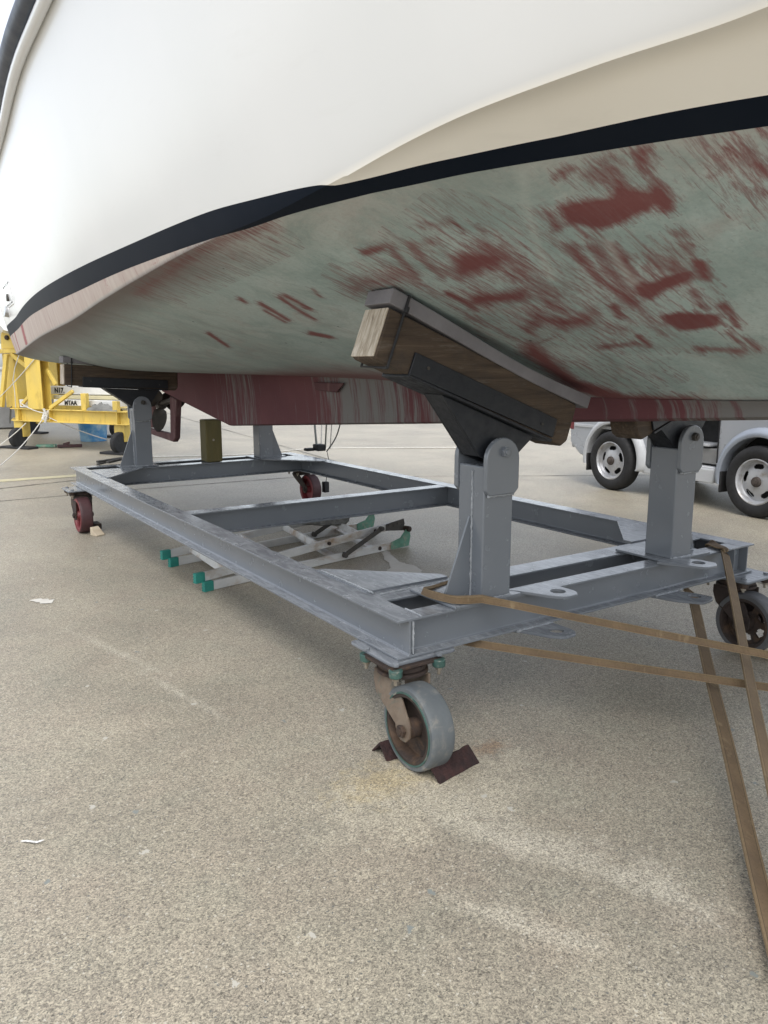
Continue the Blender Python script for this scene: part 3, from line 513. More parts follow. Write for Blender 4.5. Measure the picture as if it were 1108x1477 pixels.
for s_, soft, poly in STAINS_AND_SHADE:
    px_ = np.array([p[0] for p in poly]); py_ = np.array([p[1] for p in poly]); pad = soft*3+.01
    k = np.where((qx > px_.min()-pad) & (qx < px_.max()+pad) & (qy > py_.min()-pad) & (qy < py_.max()+pad))[0]
    if not len(k): continue
    x, y = qx[k], qy[k]; dmin = np.full(len(k), 9.0); ins = np.zeros(len(k), bool); n = len(poly)
    for i in range(n):
        x1, y1, x2, y2 = px_[i], py_[i], px_[(i+1) % n], py_[(i+1) % n]; dx, dy = x2-x1, y2-y1
        t = np.clip(((x-x1)*dx+(y-y1)*dy)/(dx*dx+dy*dy+1e-12), 0, 1); dmin = np.minimum(dmin, np.hypot(x-x1-t*dx, y-y1-t*dy))
        c = ((y1 > y) != (y2 > y)); ins ^= c & (x < (x2-x1)*(y-y1)/(y2-y1+1e-12)+x1)
    sdv = np.where(ins, -dmin, dmin); w_ = soft*1.7+.009
    if s_ < 0: pale[sel[k]] = np.maximum(pale[sel[k]], -s_*np.clip(.5-sdv/(2*w_), 0, 1)); continue
    val = min(1, s_*1.12+.03)*np.clip(.5-sdv/(2*w_), 0, 1); stain_shade[sel[k]] = np.maximum(stain_shade[sel[k]], val)
put('stain', stain_shade); put('pale', pale)
bl = np.clip((.40-uu)/.3, 0, 1)*np.clip((yv-2.2)/1.5, 0, 1)*(kind_ < .5)
bl = np.maximum(bl, .8*np.clip((.10-uu)/.08, 0, 1)*(kind_ < .5)*(yv > 1.3)); put('blush', bl)
gr = np.clip((uu-.86)/.12, 0, 1)*np.clip((yv-2.3)/.8, 0, 1)*(kind_ < .5); put('grime', gr)
put('aft', np.clip((yv-2.4)/2.2, 0, 1)*(kind_ < .5))
rsd = np.zeros(len(P))
for a_, w_ in ((9.45, .03), (8.9, .05), (8.0, .16), (9.2, .03), (4.0, .10), (3.2, .2)):
    rsd = np.maximum(rsd, np.clip(1-np.abs(yv-a_)/w_*.5, 0, 1)*(kind_ > .5)*(.8 if a_ > 5 else .45))
put('redside', rsd)
# transom: slightly raked plane fan
mb = MB(); n = len(tl); m = len(tr); mb.v = tl+tr[::-1]; cidx = len(mb.v); mb.v.append((X0, YE+.95, 2.3)); k = len(mb.v)-1
mb.f = [(i, i+1, cidx) for i in range(k-1)]
mb.build('transom', 'gel', boat, smooth=20)
mb = MB(); grid(mb, np.array(dk)); mb.build('deck', 'gel', boat, smooth=30)
# rub rail (navy) with pale moulding under it
for nm, dx, dz, r, mt in (('rub_rail', -.03, 0.03, .046, 'navy'), ('rail_moulding', -.012, -.045, .026, 'gel')):
    mb = MB()
    for sgn in (1, -1):
        pts = []
        for y in np.concatenate([np.linspace(-3.6, 9.5, 70)]):
            x = float(Xs(y))+dx; z = float(Zs(y))+dz; pts.append((x if sgn > 0 else 2*X0-x, float(y)+float(1.15*(z-1.57)*ss((y-8.3)/1.25)), z))
        mb.tube(pts, r, 12)
    mb.build_each(nm, mt, boat)
# keel / skeg
mb = MB(); ys = np.linspace(-.4, 8.15, 120); prof = []
for y in ys:
    top = float(Zk(y))+.03
    if y > 6.40: bot = .931+(y-6.40)*(1.17-.931)/(8.115-6.40)
    else: bot = .931+(6.40-y)*.0667
    q_ = min(max((1.35-y)/1.75, 0), 1); bot += (top-.035-bot)*q_*q_*(3-2*q_)
    bot = min(bot, top-.02); row = []
    for k in range(15):
        t = k/14; z = top+(bot-top)*t
        hw = .052+.035*(1-t)**2
        row.append((X0-hw, y, z))
    r2 = [(2*X0-p[0], p[1], p[2]) for p in row[::-1]]
    prof.append(row+[(X0-.03, y, bot-.012), (X0+.03, y, bot-.012)]+r2)
grid(mb, np.array(prof))
mb.f += [tuple(range(len(prof[0]))), tuple(range(119*len(prof[0]), 120*len(prof[0])))]
ko = mb.build('keel', 'keel', boat, smooth=40)
kv = np.array(mb.v); bare = np.zeros(len(kv))
for c_, w_, a_ in ((4.15, .55, .72), (3.2, .4, .5), (1.0, .8, .95), (6.1, .35, .42)): bare = np.maximum(bare, a_*np.clip(1.5-np.abs(kv[:, 1]-c_)/w_, 0, 1))
at = ko.data.attributes.new('bare', 'FLOAT', 'POINT'); at.data.foreach_set('value', bare.astype(np.float32))
# small intake on the keel, shaft, propeller, rudder and its shoe
mb = MB(); mb.prism([(X0-.085, 4.35, 1.325), (X0-.085, 4.75, 1.325), (X0-.085, 4.72, 1.27), (X0-.085, 4.45, 1.262)], (-.02, 0, 0)); mb.build('intake_grille', 'antired', boat, bevel=.008)
mb = MB(); mb.cyl((X0, 7.9, 1.10), (X0, 8.45, 1.02), .03, n=16); mb.build('propeller_shaft', 'bronze', boat)
mb = MB(); pc = V(X0, 8.36, 1.02)
mb.lathe([(0, -.10), (.035, -.09), (.05, -.03), (.05, .05), (.0, .06)], pc, (0, -1, .12), 20)
for k in range(3):
    a = 2*math.pi*k/3+.35; cols = []
    for i in range(9):
        t = i/8; r = .04+.25*t; wd = .02+.125*math.sin(math.pi*min(t*.93+.07, 1))**.6; row = []
        for j in range(7):
            s_ = (j/6-.5)*2*wd; aa = a+s_/max(r, .09)*.75; row.append((pc.x+r*math.cos(aa), pc.y+s_*.45, pc.z+r*math.sin(aa)))
        cols.append(row)
    G = np.array(cols); grid(mb, G); G2 = G.copy(); G2[..., 1] += .008; grid(mb, G2, True)
mb.build('propeller', 'bronze', boat, smooth=50, fixn=False)
mb = MB(); mb.prism([(X0-.025, 8.55, 1.36), (X0-.025, 8.62, .76), (X0-.025, 8.98, .74), (X0-.025, 9.05, 1.40)], (.05, 0, 0)); mb.build('rudder', 'antired', boat, bevel=.015)
mb = MB(); mb.prism([(X0-.03, 7.98, 1.13), (X0-.03, 7.78, 1.10), (X0-.03, 7.88, .70), (X0-.03, 7.95, .655), (X0-.03, 8.9, .69), (X0-.03, 8.9, .745), (X0-.03, 8.02, .735)], (.06, 0, 0)); mb.build('rudder_shoe', 'antired', boat, bevel=.01)
# side fittings aft: vent plate and outlet
def side_pt(y, z, off=0.0):
    v = (z-float(Zc(y)))/(float(Zs(y))-float(Zc(y))); x, zz = side(np.float64(y), np.float64(v)); return V(float(x)-off, y+float(1.15*(z-1.57)*ss((y-8.3)/1.25)), float(zz))
def on_side(mb, y0, y1, z0, z1, th):
    mb.add([side_pt(y0, z0, -.01), side_pt(y1, z0, -.01), side_pt(y1, z1, -.01), side_pt(y0, z1, -.01), side_pt(y0, z0, th), side_pt(y1, z0, th), side_pt(y1, z1, th), side_pt(y0, z1, th)], [(0,3,2,1),(4,5,6,7),(0,1,5,4),(1,2,6,5),(2,3,7,6),(3,0,4,7)])
mb = MB(); on_side(mb, 8.35, 8.8, 2.02, 2.24, .008); fr = mb.build('outlet_plate', 'gel', boat, bevel=.003)
mb = MB()
for y in (8.38, 8.47, 8.58, 8.68, 8.77):
    for z in (2.04, 2.22): c = side_pt(y, z, .008); mb.cyl(c, c+V(-.006, 0, 0), .008, n=8)
c = side_pt(8.6, 2.1, .008); mb.cyl(c, c+V(-.02, 0, 0), .035, n=16)
mb.build_each('screw', 'hinge_dk', fr)
mb = MB(); c = side_pt(8.95, 1.99, -.02); mb.cyl(c, c+V(-.05, 0, .01), .055, n=24); mb.build('exhaust_outlet', 'stainless', boat)

# ---------------------------------------------------------------- the grey cradle
cr = thing('boat_cradle', 'grey painted steel cradle on castors carrying the white boat', 'boat cradle', (2.66, 4.8, 0))
ZT = .525; ZM = ZT-.075; XL, XR = 1.586, 3.73; YN, YF = 2.195, 7.46
for x in (XL, XR): MB().ibeam((x, YN, ZM), (x, YF, ZM)).build('side_rail', 'steel', cr, bevel=.0015)
def beam(y, nm='crossbeam', z=ZM, up=(0,0,1), w=.11): return MB().ibeam((XL+.0045, y, z-.0008), (XR-.0045, y, z-.0008), w=w).build(nm, 'steel', cr, bevel=.0015)
beam(2.2425, w=.092); beam(2.4985, w=.125)
for y in (4.68, 7.10, 7.40): beam(y)
# stiffener webs showing at the right near corner and corner gusset plates on top
MB().box(XR-.02-.09, XR-.015-.09, YN+.004, YN+.052, ZT-.14, ZT-.011).build('stiffener', 'steel', cr, bevel=.001)
for (cx, cy, sx, sy, lx, ly) in ((1.63, 2.583, 1, 1, .42, .40), (3.69, 2.583, -1, 1, .42, .40), (1.63, 7.04, 1, -1, .44, .5), (3.69, 7.04, -1, -1, .44, .5)):
    mb = MB(); mb.prism([(cx, cy-sy*.02, ZT-.0055), (cx+sx*lx, cy-sy*.02, ZT-.0055), (cx+sx*lx, cy+sy*.03, ZT-.0055), (cx+sx*.03, cy+sy*ly, ZT-.0055), (cx, cy+sy*ly, ZT-.0055)], (0, 0, .012)); mb.build('gusset_plate', 'steel', cr, bevel=.0015)
# plate closing the slot between the front beams, outboard of each post
def weld(mb, a, b, r=.005, n=None):
    a, b = V(*a), V(*b); L = (b-a).length; n = n or max(6, int(L/.009)); pts = []; rr = []
    for i in range(n+1): pts.append(a.lerp(b, i/n)+V(random.uniform(-1,1), random.uniform(-1,1), random.uniform(-1,1))*r*.3); rr.append(r*random.uniform(.65, 1.3))
    mb.tube(pts, rr, 6)
def post(xc, yc, out, front):
    """box column with clevis plates; out=-1/+1 outboard side; front=-1 faces the near end"""
    h = .075; z0 = ZT+.011; zt = 1.058
    mb = MB(); mb.box(xc-h, xc+h, yc-h, yc+h, z0, zt); p = mb.build('post', 'steel', cr, bevel=.006, seg=3)
    px0, px1 = sorted((xc+out*(h+.14), xc-out*(h+.05)))
    mb = MB(); mb.box(px0, px1, yc-.088, yc+.21 if front < 0 else yc+.16, ZT+.0015, z0+.001); mb.build('base_plate', 'steel', p, bevel=.002)
    mb = MB()
    for sy in (-1, 1):
        yo = yc+sy*h; pts = []
        w = .083; zb = .948
        for (x, z) in ((-w+.02, zb), (w-.02, zb), (w, zb+.02)): pts.append((xc+x, yo, z))
        for k in range(13): t = math.pi*k/12; pts.append((xc+w*math.cos(t), yo, 1.083+w*math.sin(t)))
        pts.append((xc-w, yo, zb+.02)); mb = MB(); mb.prism(pts, (0, sy*.022, 0)); mb.build('clevis_plate', 'steel', p, bevel=.004)
    mb = MB(); mb.cyl((xc+.004, yc-h-.045, 1.112), (xc+.004, yc+h+.045, 1.112), .012, n=16)
    for sy in (-1, 1): mb.cyl((xc+.004, yc+sy*(h+.022), 1.112), (xc+.004, yc+sy*(h+.04), 1.112), .021, n=6)
    mb.build('pivot_bolt', 'steel' if out < 0 and front < 0 else 'hinge_dk', p, bevel=.002)
    xo = xc+out*h; mb = MB(); mb.prism([(xo, yc-.005, z0), (xo+out*.128, yc-.005, z0), (xo+out*.128, yc-.005, z0+.012), (xo+out*.008, yc-.005, .86), (xo, yc-.005, .86)], (0, .010, 0)); mb.build('gusset', 'steel', p, bevel=.001)
    WB_ = []
    def wl(a, b, r): m = MB(); weld(m, a, b, r); WB_.append(m)
    wl((xo+out*.001, yc-.009, z0), (xo+out*.001, yc-.009, zt-.02), .0042); wl((xc-h, yc-h-.001, z0), (xc+h, yc-h-.001, z0), .006); wl((xo, yc-h, z0), (xo, yc+h, z0), .006); wl((xo+out*.12, yc-.009, z0), (xo, yc-.009, z0), .004)
    wl((xc-.065, yc-h-.012, .946), (xc+.065, yc-h-.012, .946), .006)
    for w_ in WB_: w_.build('weld_seam', 'weld', p)
    return p
def pad(xc, yc, ang, flip):
    """rocking pad in the plane y=yc; s runs outboard(-) to inboard(+), h away from the pivot"""
    P0 = V(xc, yc, 1.112); c, s_ = math.cos(ang), math.sin(ang); sx = -1 if flip else 1
    def q(s, h, y): return (P0.x+sx*(s*c+h*s_), yc+y, P0.z-s*s_+h*c)
    root = MB()
    # steel trough and V bracket: the bracket is the pad part, the rest hang under it
    for y in (-.084, .074): root.prism([q(-.508, .118, y), q(-.508, .197, y), (q(.235, .21, y)), q(.24, .135, y)], (0, .010, 0))
    root.prism([q(-.508, .108, -.084), q(-.508, .118, -.084), q(.24, .128, -.084), q(.24, .116, -.084)], (0, .168, 0))
    for y in (-.055, .045): root.prism([q(-.33, .108, y), q(.165, .112, y), q(.07, -.045, y), q(-.07, -.045, y)], (0, .010, 0))
    root.prism([q(-.33, .108, -.045), q(-.07, -.045, -.045), q(-.062, -.04, -.045), q(-.318, .108, -.045)], (0, .09, 0))
    root.prism([q(.165, .108, -.045), q(.155, .108, -.045), q(.06, -.045, -.045), q(.07, -.045, -.045)], (0, .09, 0))
    b = root.build('rocking_pad', 'black', cr, bevel=.002)
    mb = MB(); mb.prism([q(-.655, .122, -.073), q(-.64, .118, -.073), q(.31, .119, -.073), q(.335, .15, -.073), q(.33, .295, -.073), q(.32, .303, -.073), q(-.655, .296, -.073)], (0, .146, 0)); w = mb.build('timber_beam', 'timber', b, bevel=.008)
    mb = MB(); mb.prism([q(-.661, .124, -.070), q(-.661, .294, -.070), q(-.6545, .294, -.070), q(-.6545, .124, -.070)], (0, .14, 0)); mb.build('end_grain', 'endgrain', w, bevel=.002)
    mb = MB(); N = 24; top = []; bot = []
    for i in range(N+1):
        t = i/N; s = -.667+1.055*t; sg = -.006*math.sin(math.pi*t)*2+.01*math.sin(2*math.pi*t+.5)*.6; top.append(q(s, .357+sg, -.078)); bot.append(q(s, .306+sg*.6, -.078))
    mb.prism(bot+top[::-1], (0, .156, 0)); mb.build('rubber_strip', 'rubber_pad', b, bevel=.003, smooth=30)
    mb = MB(); loop = [q(-.60, .105, -.083), q(-.60, .36, -.083), q(-.60, .364, .083), q(-.60, .11, .083)]; mb.tube(loop+[loop[0]], .005, 6); mb.tube([q(-.6, .30, -.09), q(-.6, .32, -.09)], .009, 6); mb.build('cable_tie', 'dark', b)
    mb = MB()
    for s in (-.44, .16): mb.cyl(q(s, .165, -.084), q(s, .165, -.089), .006, n=6)
    mb.build_each('bolt', 'hinge_dk', b)
post(2.003, 2.275, -1, -1); pad(2.003, 2.275, R_(21), False)
post(3.175, 2.275, 1, -1); pad(3.175, 2.275, R_(21), True)
post(2.11, 7.16, -1, 1); pad(2.11, 7.16, R_(3.8), False)
post(3.33, 7.16, 1, 1); pad(3.33, 7.16, R_(3.8), True)
# tie-down lugs: upper and lower pairs on the near crossbeam
def lug(pts, hole, z, th=.012):
    n = 28; hx, hy, hr = hole
    # outline resampled round the hole so the ring of faces leaves it open
    out = []
    P2 = [V(*p) for p in pts]
    for k in range(n):
        a = 2*math.pi*k/n; d = V(math.cos(a), math.sin(a)); best = None
        for i in range(len(P2)):
            p, q = P2[i], P2[(i+1) % len(P2)]; e = q-p; den = d.x*e.y-d.y*e.x
            if abs(den) < 1e-9: continue
            w = p-V(hx, hy); t = (w.x*e.y-w.y*e.x)/den; u = (w.x*d.y-w.y*d.x)/den
            if t > 0 and -1e-6 <= u <= 1+1e-6: best = t if best is None else max(best, t)
        out.append(V(hx, hy)+d*best)
    mb = MB(); vs = []
    for k in range(n):
        a = 2*math.pi*k/n; i_ = V(hx+hr*math.cos(a), hy+hr*math.sin(a)); vs += [(*out[k], z), (*out[k], z+th), (*i_, z+th), (*i_, z)]
    mb.add(vs, [(4*k+j, 4*((k+1) % n)+j, 4*((k+1) % n)+(j+1) % 4, 4*k+(j+1) % 4) for k in range(n) for j in range(4)])
    mb.build('tie_down_lug', 'steel', cr, bevel=.002)
L1 = [(2.10,2.24),(2.32,2.24),(2.325,2.12),(2.325,2.075),(2.30,2.045),(2.235,2.04),(2.19,2.09),(2.15,2.18)]
lug(L1, (2.263, 2.118, .030), ZT+.0015); lug([(x, y) for x, y in L1], (2.263, 2.118, .030), ZT-.15-.0135)
L2 = [(x+.865, y-.015) for x, y in L1]
lug([(2.99,2.22),(3.15,2.22),(3.20,2.12),(3.21,2.035),(3.17,2.005),(3.10,2.005),(3.05,2.09)], (3.145, 2.085, .030), ZT+.0015)
lug([(2.99,2.22),(3.15,2.22),(3.20,2.12),(3.215,2.045),(3.18,2.02),(3.10,2.01),(3.03,2.10)], (3.15, 2.095, .028), ZT-.15-.0135)
# welds at the near corner
def wbead(a, b, r): m = MB(); weld(m, a, b, r); m.build('weld_seam', 'weld', cr)
wbead((1.64, 2.198, ZT+.001), (1.64, 2.305, ZT+.001), .004); wbead((1.655, 2.50, ZT+.007), (2.06, 2.50, ZT+.007), .004); wbead((1.60, 2.197, .388), (1.60, 2.197, ZT-.012), .004)
wbead((1.642, 2.53, ZT+.006), (1.642, 2.96, ZT+.006), .0045); wbead((1.54, 2.2, .372), (1.54, 2.44, .372), .005); wbead((2.12, 2.196, ZT-.152), (2.32, 2.196, ZT-.152), .006); wbead((3.0, 2.196, ZT-.152), (3.2, 2.196, ZT-.152), .006)
# castors
def caster(mx, my, x, y, style, pofs=(0, 0, .14)):
    """wheel centre at x,y ; style 0 grey heavy, 1 red"""
    zc = .155; r = .155; w = .049
    mb = MB(); pl = pofs[2]
    pts = [(mx+pofs[0]+a*pl, my+pofs[1]+b*pl) for a, b in ((-1,-.86),(-.96,-.96),(-.86,-1),(.86,-1),(.96,-.96),(1,-.86),(1,.86),(.96,.96),(.86,1),(-.86,1),(-.96,.96),(-1,.86))]
    mb.prism([(a, b, .3605) for a, b in pts], (0, 0, .0125)); root = mb.build('caster', 'steel', cr, bevel=.003)
    mb = MB(); 
    for a, b in ((-1,-1),(1,-1),(1,1),(-1,1)):
        bx_, by_ = mx+a*.098, my+b*.098
        mb.cyl((bx_, by_, .372), (bx_, by_, .382), .014, n=6)
    mb.build_each('bolt_head', 'steel', root, bevel=.001)
    gmat = 'green_nut' if style == 0 else 'rustdk'
    mb = MB()
    for a, b in ((-1,-1),(1,-1),(1,1),(-1,1)):
        bx_, by_ = mx+a*.098, my+b*.098; mb.cyl((bx_, by_, .360), (bx_, by_, .330), .026, .024, n=14)
    mb.build_each('nut_collar', gmat, root, bevel=.003)
    mb = MB()
    for a, b in ((-1,-1),(1,-1),(1,1),(-1,1)):
        bx_, by_ = mx+a*.098, my+b*.098; mb.cyl((bx_, by_, .331), (bx_, by_, .318), .014, n=6); mb.cyl((bx_, by_, .318), (bx_, by_, .300), .007, n=8)
    mb.build_each('nut', 'nutsteel', root)
    mb = MB(); mb.box(mx-.115, mx+.115, my-.1, my+.1, .349, .3604); mb.lathe([(0, .349), (.085, .349), (.092, .34), (.092, .325), (.08, .322), (.098, .318), (.098, .306), (0, .304)], (mx, my, 0), (0,0,1), 36); mb.build('swivel_plate', 'rustdk', root, bevel=.002)
    fm = 'rustlt' if style == 0 else 'rustdk'
    mb = MB()
    for sx in (-1, 1):
        xo = x+sx*.062; th = sx*.009; xt = mx+sx*.062
        prof = [(my+.085, .304), (my-.085, .304), (my-.10, .27), (y-.045, .185), (y-.043, .14), (y-.02, .117), (y+.012, .114), (y+.038, .133), (y+.045, .165), (my+.03, .23), (my+.07, .27)]
        mb.prism([(xo+(xt-xo)*min(max((b-.2)/.1, 0), 1), a, b) for a, b in prof], (th, 0, 0))
    mb.box(mx-.062, mx+.062, my-.08, my+.08, .302, .3065)
    mb.build('fork', fm, root, bevel=.004)
    mb = MB(); mb.cyl((x-.088, y, zc), (x+.088, y, zc), .013, n=12)
    for sx in (-1, 1): mb.cyl((x+sx*.071, y, zc), (x+sx*.084, y, zc), .024, n=6)
    mb.build('axle', 'rustdk', root, bevel=.001)
    # wheel: tyre ring, dished web with holes, hub
    mb = MB(); mb.lathe([(r-.026, -w), (r-.006, -w), (r-.001, -w+.006), (r, -.6*w), (r, .6*w), (r-.001, w-.006), (r-.006, w), (r-.026, w)], (x, y, zc), (1, 0, 0), 64, closed=True)
    mb.build('wheel', ('pu_grey', 'pu_red', 'pu_dark')[style], root, smooth=40)
    mb = MB(); ri = r-.026
    mb.lathe([(ri, -w-.001), (ri-.012, -w-.001), (ri-.02, -w+.012), (ri-.022, w-.012), (ri-.012, w+.001), (ri, w+.001)], (x, y, zc), (1,0,0), 64)
    nseg = 60; holes = 6 if style != 1 else 0; rr_ = [.034, .056, .062, .072, .082, .092, .098, ri-.018]
    vs_, fs_ = [], []
    for sx in (-.007, .007):
        for j, rad in enumerate(rr_):
            for i in range(nseg): a = 2*math.pi*i/nseg; vs_.append((x+sx, y+rad*math.cos(a), zc+rad*math.sin(a)))
    nr = len(rr_)
    for f_ in (0, 1):
        for j in range(nr-1):
            for i in range(nseg):
                cen = ((i+.5) % 10)-5; rm = (rr_[j]+rr_[j+1])/2
                if style == 2 and (cen/2.9)**2+((rm-.077)/.021)**2 < 1: continue
                b0 = f_*nr*nseg+j*nseg; fs_.append((b0+i, b0+(i+1) % nseg, b0+nseg+(i+1) % nseg, b0+nseg+i))
    mb.add(vs_, fs_)
    mb.lathe([(.0, -.058), (.03, -.058), (.036, -.05), (.038, .05), (.03, .058), (0, .058)], (x, y, zc), (1,0,0), 28)
    mb.build('wheel_rim', 'rustdk' if style != 1 else 'red_rim', root, smooth=40)
    if style == 0:
        mb = MB(); mb.lathe([(ri-.001, -w-.003), (ri+.005, -w-.0035), (ri+.006, -w+.001)], (x, y, zc), (1,0,0), 64); mb.build('green_edge_ring', 'green_nut', root, smooth=60)
    if style == 1:
        mb = MB(); mb.lathe([(ri-.002, -w-.003), (ri+.014, -w-.004), (ri+.015, -w+.001)], (x, y, zc), (1,0,0), 64); mb.build('red_edge_ring', 'red_rim', root, smooth=60)
    return root
caster(1.597, 2.262, 1.555, 2.10, 0, (.048, .068, .15)); caster(3.71, 2.23, 3.63, 2.10, 2); caster(1.545, 7.12, 1.52, 7.0, 1); caster(3.83, 7.30, 3.87, 7.18, 1)
# brake pedal on the far left castor
MB().box(1.60, 1.66, 6.95, 7.10, .02, .07).build('brake_pedal', 'rustdk', cr, bevel=.006)

# ---------------------------------------------------------------- supports and chocks
t = tag(MB().box(2.70, 2.86, 7.07, 7.24, ZT+.0015, .93).build('timber_block', 'mossy', None, bevel=.012), 'mossy square timber block standing on the cradle under the aft end of the keel', 'timber block')
ch = MB(); ch.cyl((2.77, 7.068, .74), (2.77, 7.066, .74), .012, n=6); ch.build('paint_mark', 'nutsteel', t)
def angle_chock(x0, x1, y, label, L=.075, yaw=0.0):
    mb = MB(); th = .008; c, s_ = math.cos(yaw), math.sin(yaw); xm = (x0+x1)/2; N = 14
    prof = [(-L*.80, 0.001), (0, L*.82), (L*.80, 0.001), (L*.80-th*1.4, 0.001), (0, L*.82-th*1.3), (-L*.80+th*1.4, 0.001)]
    rows = []
    for i in range(N+1):
        xx = x0+(x1-x0)*i/N; row = []
        for a, b in prof:
            a2 = a+random.uniform(-1, 1)*.0015; b2 = max(b+random.uniform(-1, 1)*.0015, 0.0005); dx = (xx-xm)
            row.append((xm+dx*c-a2*s_, y+dx*s_+a2*c, b2))
        rows.append(row)
    o = len(mb.v); mb.v += [p for r in rows for p in r]; n = 6
    mb.f += [(o+i*n+k, o+i*n+(k+1) % n, o+(i+1)*n+(k+1) % n, o+(i+1)*n+k) for i in range(N) for k in range(n)]+[tuple(o+k for k in range(n))[::-1], tuple(o+N*n+k for k in range(n))]
    return tag(mb.build('wheel_chock', 'rustred', None, bevel=.0015), label, 'wheel chock')
angle_chock(1.53, 1.745, 2.022, 'rusty angle iron chock in front of the grey wheel, fully in view', .068, yaw=R_(10))
angle_chock(1.475, 1.60, 2.235, 'rusty angle iron chock half hidden behind the grey wheel', .068)
def wedge(a, b, c_, w, label, mat='wood_pale', h=.07):
    mb = MB(); d = (V(*b)-V(*a)); n = V(-d.y, d.x, 0).normalized()*w/2; A, B_ = V(*a), V(*b)
    P = [A-n, A+n, B_+n, B_-n]; mb.add([*P, B_-n+V(0,0,h), B_+n+V(0,0,h), A-n+V(0,0,.008), A+n+V(0,0,.008)], [(0,1,2,3),(3,2,5,4),(4,5,7,6),(6,7,1,0),(0,3,4,6),(1,7,5,2)])
    return tag(mb.build('wood_wedge', mat, None, bevel=.003), label, 'wood wedge')
wedge((3.64, 1.83, 0.001), (3.66, 2.0, 0.001), 0, .10, 'pale wooden wedge in front of the spoked near-right castor', h=.06)
wedge((1.60, 6.76, 0.001), (1.57, 6.85, 0.001), 0, .08, 'small pale wood wedge against the red far-left castor', h=.07)

# ---------------------------------------------------------------- straps
def strap(name, pts, wd, label, wid=.052, th=.009, grp=None):
    mb = MB(); mb.ribbon(pts, wd, wid, th)
    return tag(mb.build(name, 'web', None, bevel=0, smooth=50), label, 'strap')
def smooth_path(pts, n=10):
    pts = [V(*p) for p in pts]; out = []
    for i in range(len(pts)-1):
        p0 = pts[max(i-1, 0)]; p1, p2 = pts[i], pts[i+1]; p3 = pts[min(i+2, len(pts)-1)]
        for k in range(n):
            t = k/n; out.append(.5*((2*p1)+(-p0+p2)*t+(2*p0-5*p1+4*p2-p3)*t*t+(-p0+3*p1-3*p2+p3)*t**3))
    out.append(pts[-1]); return out
G1 = V(4.83, -.51, .01); GA = V(*GA_, .01); GB = V(*GB_, .01)
# wraps the near-left post foot, both tails run off to the right
a0 = V(1.86, 2.43, .535); a = [(2.0, 2.47, .53), a0, (1.775, 2.36, .556), (1.80, 2.215, .558), (1.90, 2.165, .556)]
pa = smooth_path(a, 8); pa += [pa[-1].lerp(G1, i/40)+V(0, 0, -.10*math.sin(math.pi*i/40)*.3) for i in range(1, 41)]
wd = [V(.25, -.35, 1) if i < 33 else V(.25, .1, .75) for i in range(len(pa))]
strap('tie_down_strap', pa, [tuple(w) for w in wd], 'brown webbing strap looped round the near-left post foot above the beam', .028, .016)
pb = smooth_path([(1.75, 2.47, .362), (1.84, 2.34, .36), (1.93, 2.22, .352)], 8); pb += [pb[-1].lerp(G1+V(.02, .02, 0), i/40)+V(0, 0, -.02*math.sin(math.pi*i/40)) for i in range(1, 41)]
strap('tie_down_strap', pb, (.25, .1, .75), 'brown webbing strap coming out from under the near-left corner of the cradle', .030, .014)
s0 = V(3.515, 2.187, .515)
pc_ = smooth_path([(3.60, 2.33, .49), (3.575, 2.315, .530), (3.54, 2.25, .534), (3.52, 2.195, .531), s0], 6); pc_ += [pc_[-1].lerp(GA, i/30)+V(.003*math.sin(i*.33), 0, -.008*math.sin(math.pi*i/30)) for i in range(1, 31)]
strap('tie_down_strap', pc_, (1, .45, 0), 'light brown webbing strap hooked over the near beam beside the right post', .056, .006)
pd_ = smooth_path([(3.33, 2.40, .40), (3.30, 2.30, .372), (3.285, 2.20, .335)], 6); pd_ += [pd_[-1].lerp(GB, i/30)+V(.003*math.sin(i*.4+1), 0, -.008*math.sin(math.pi*i/30)) for i in range(1, 31)]
strap('tie_down_strap', pd_, (1, .45, 0), 'darker brown webbing strap dropping from below the near beam', .056, .006)

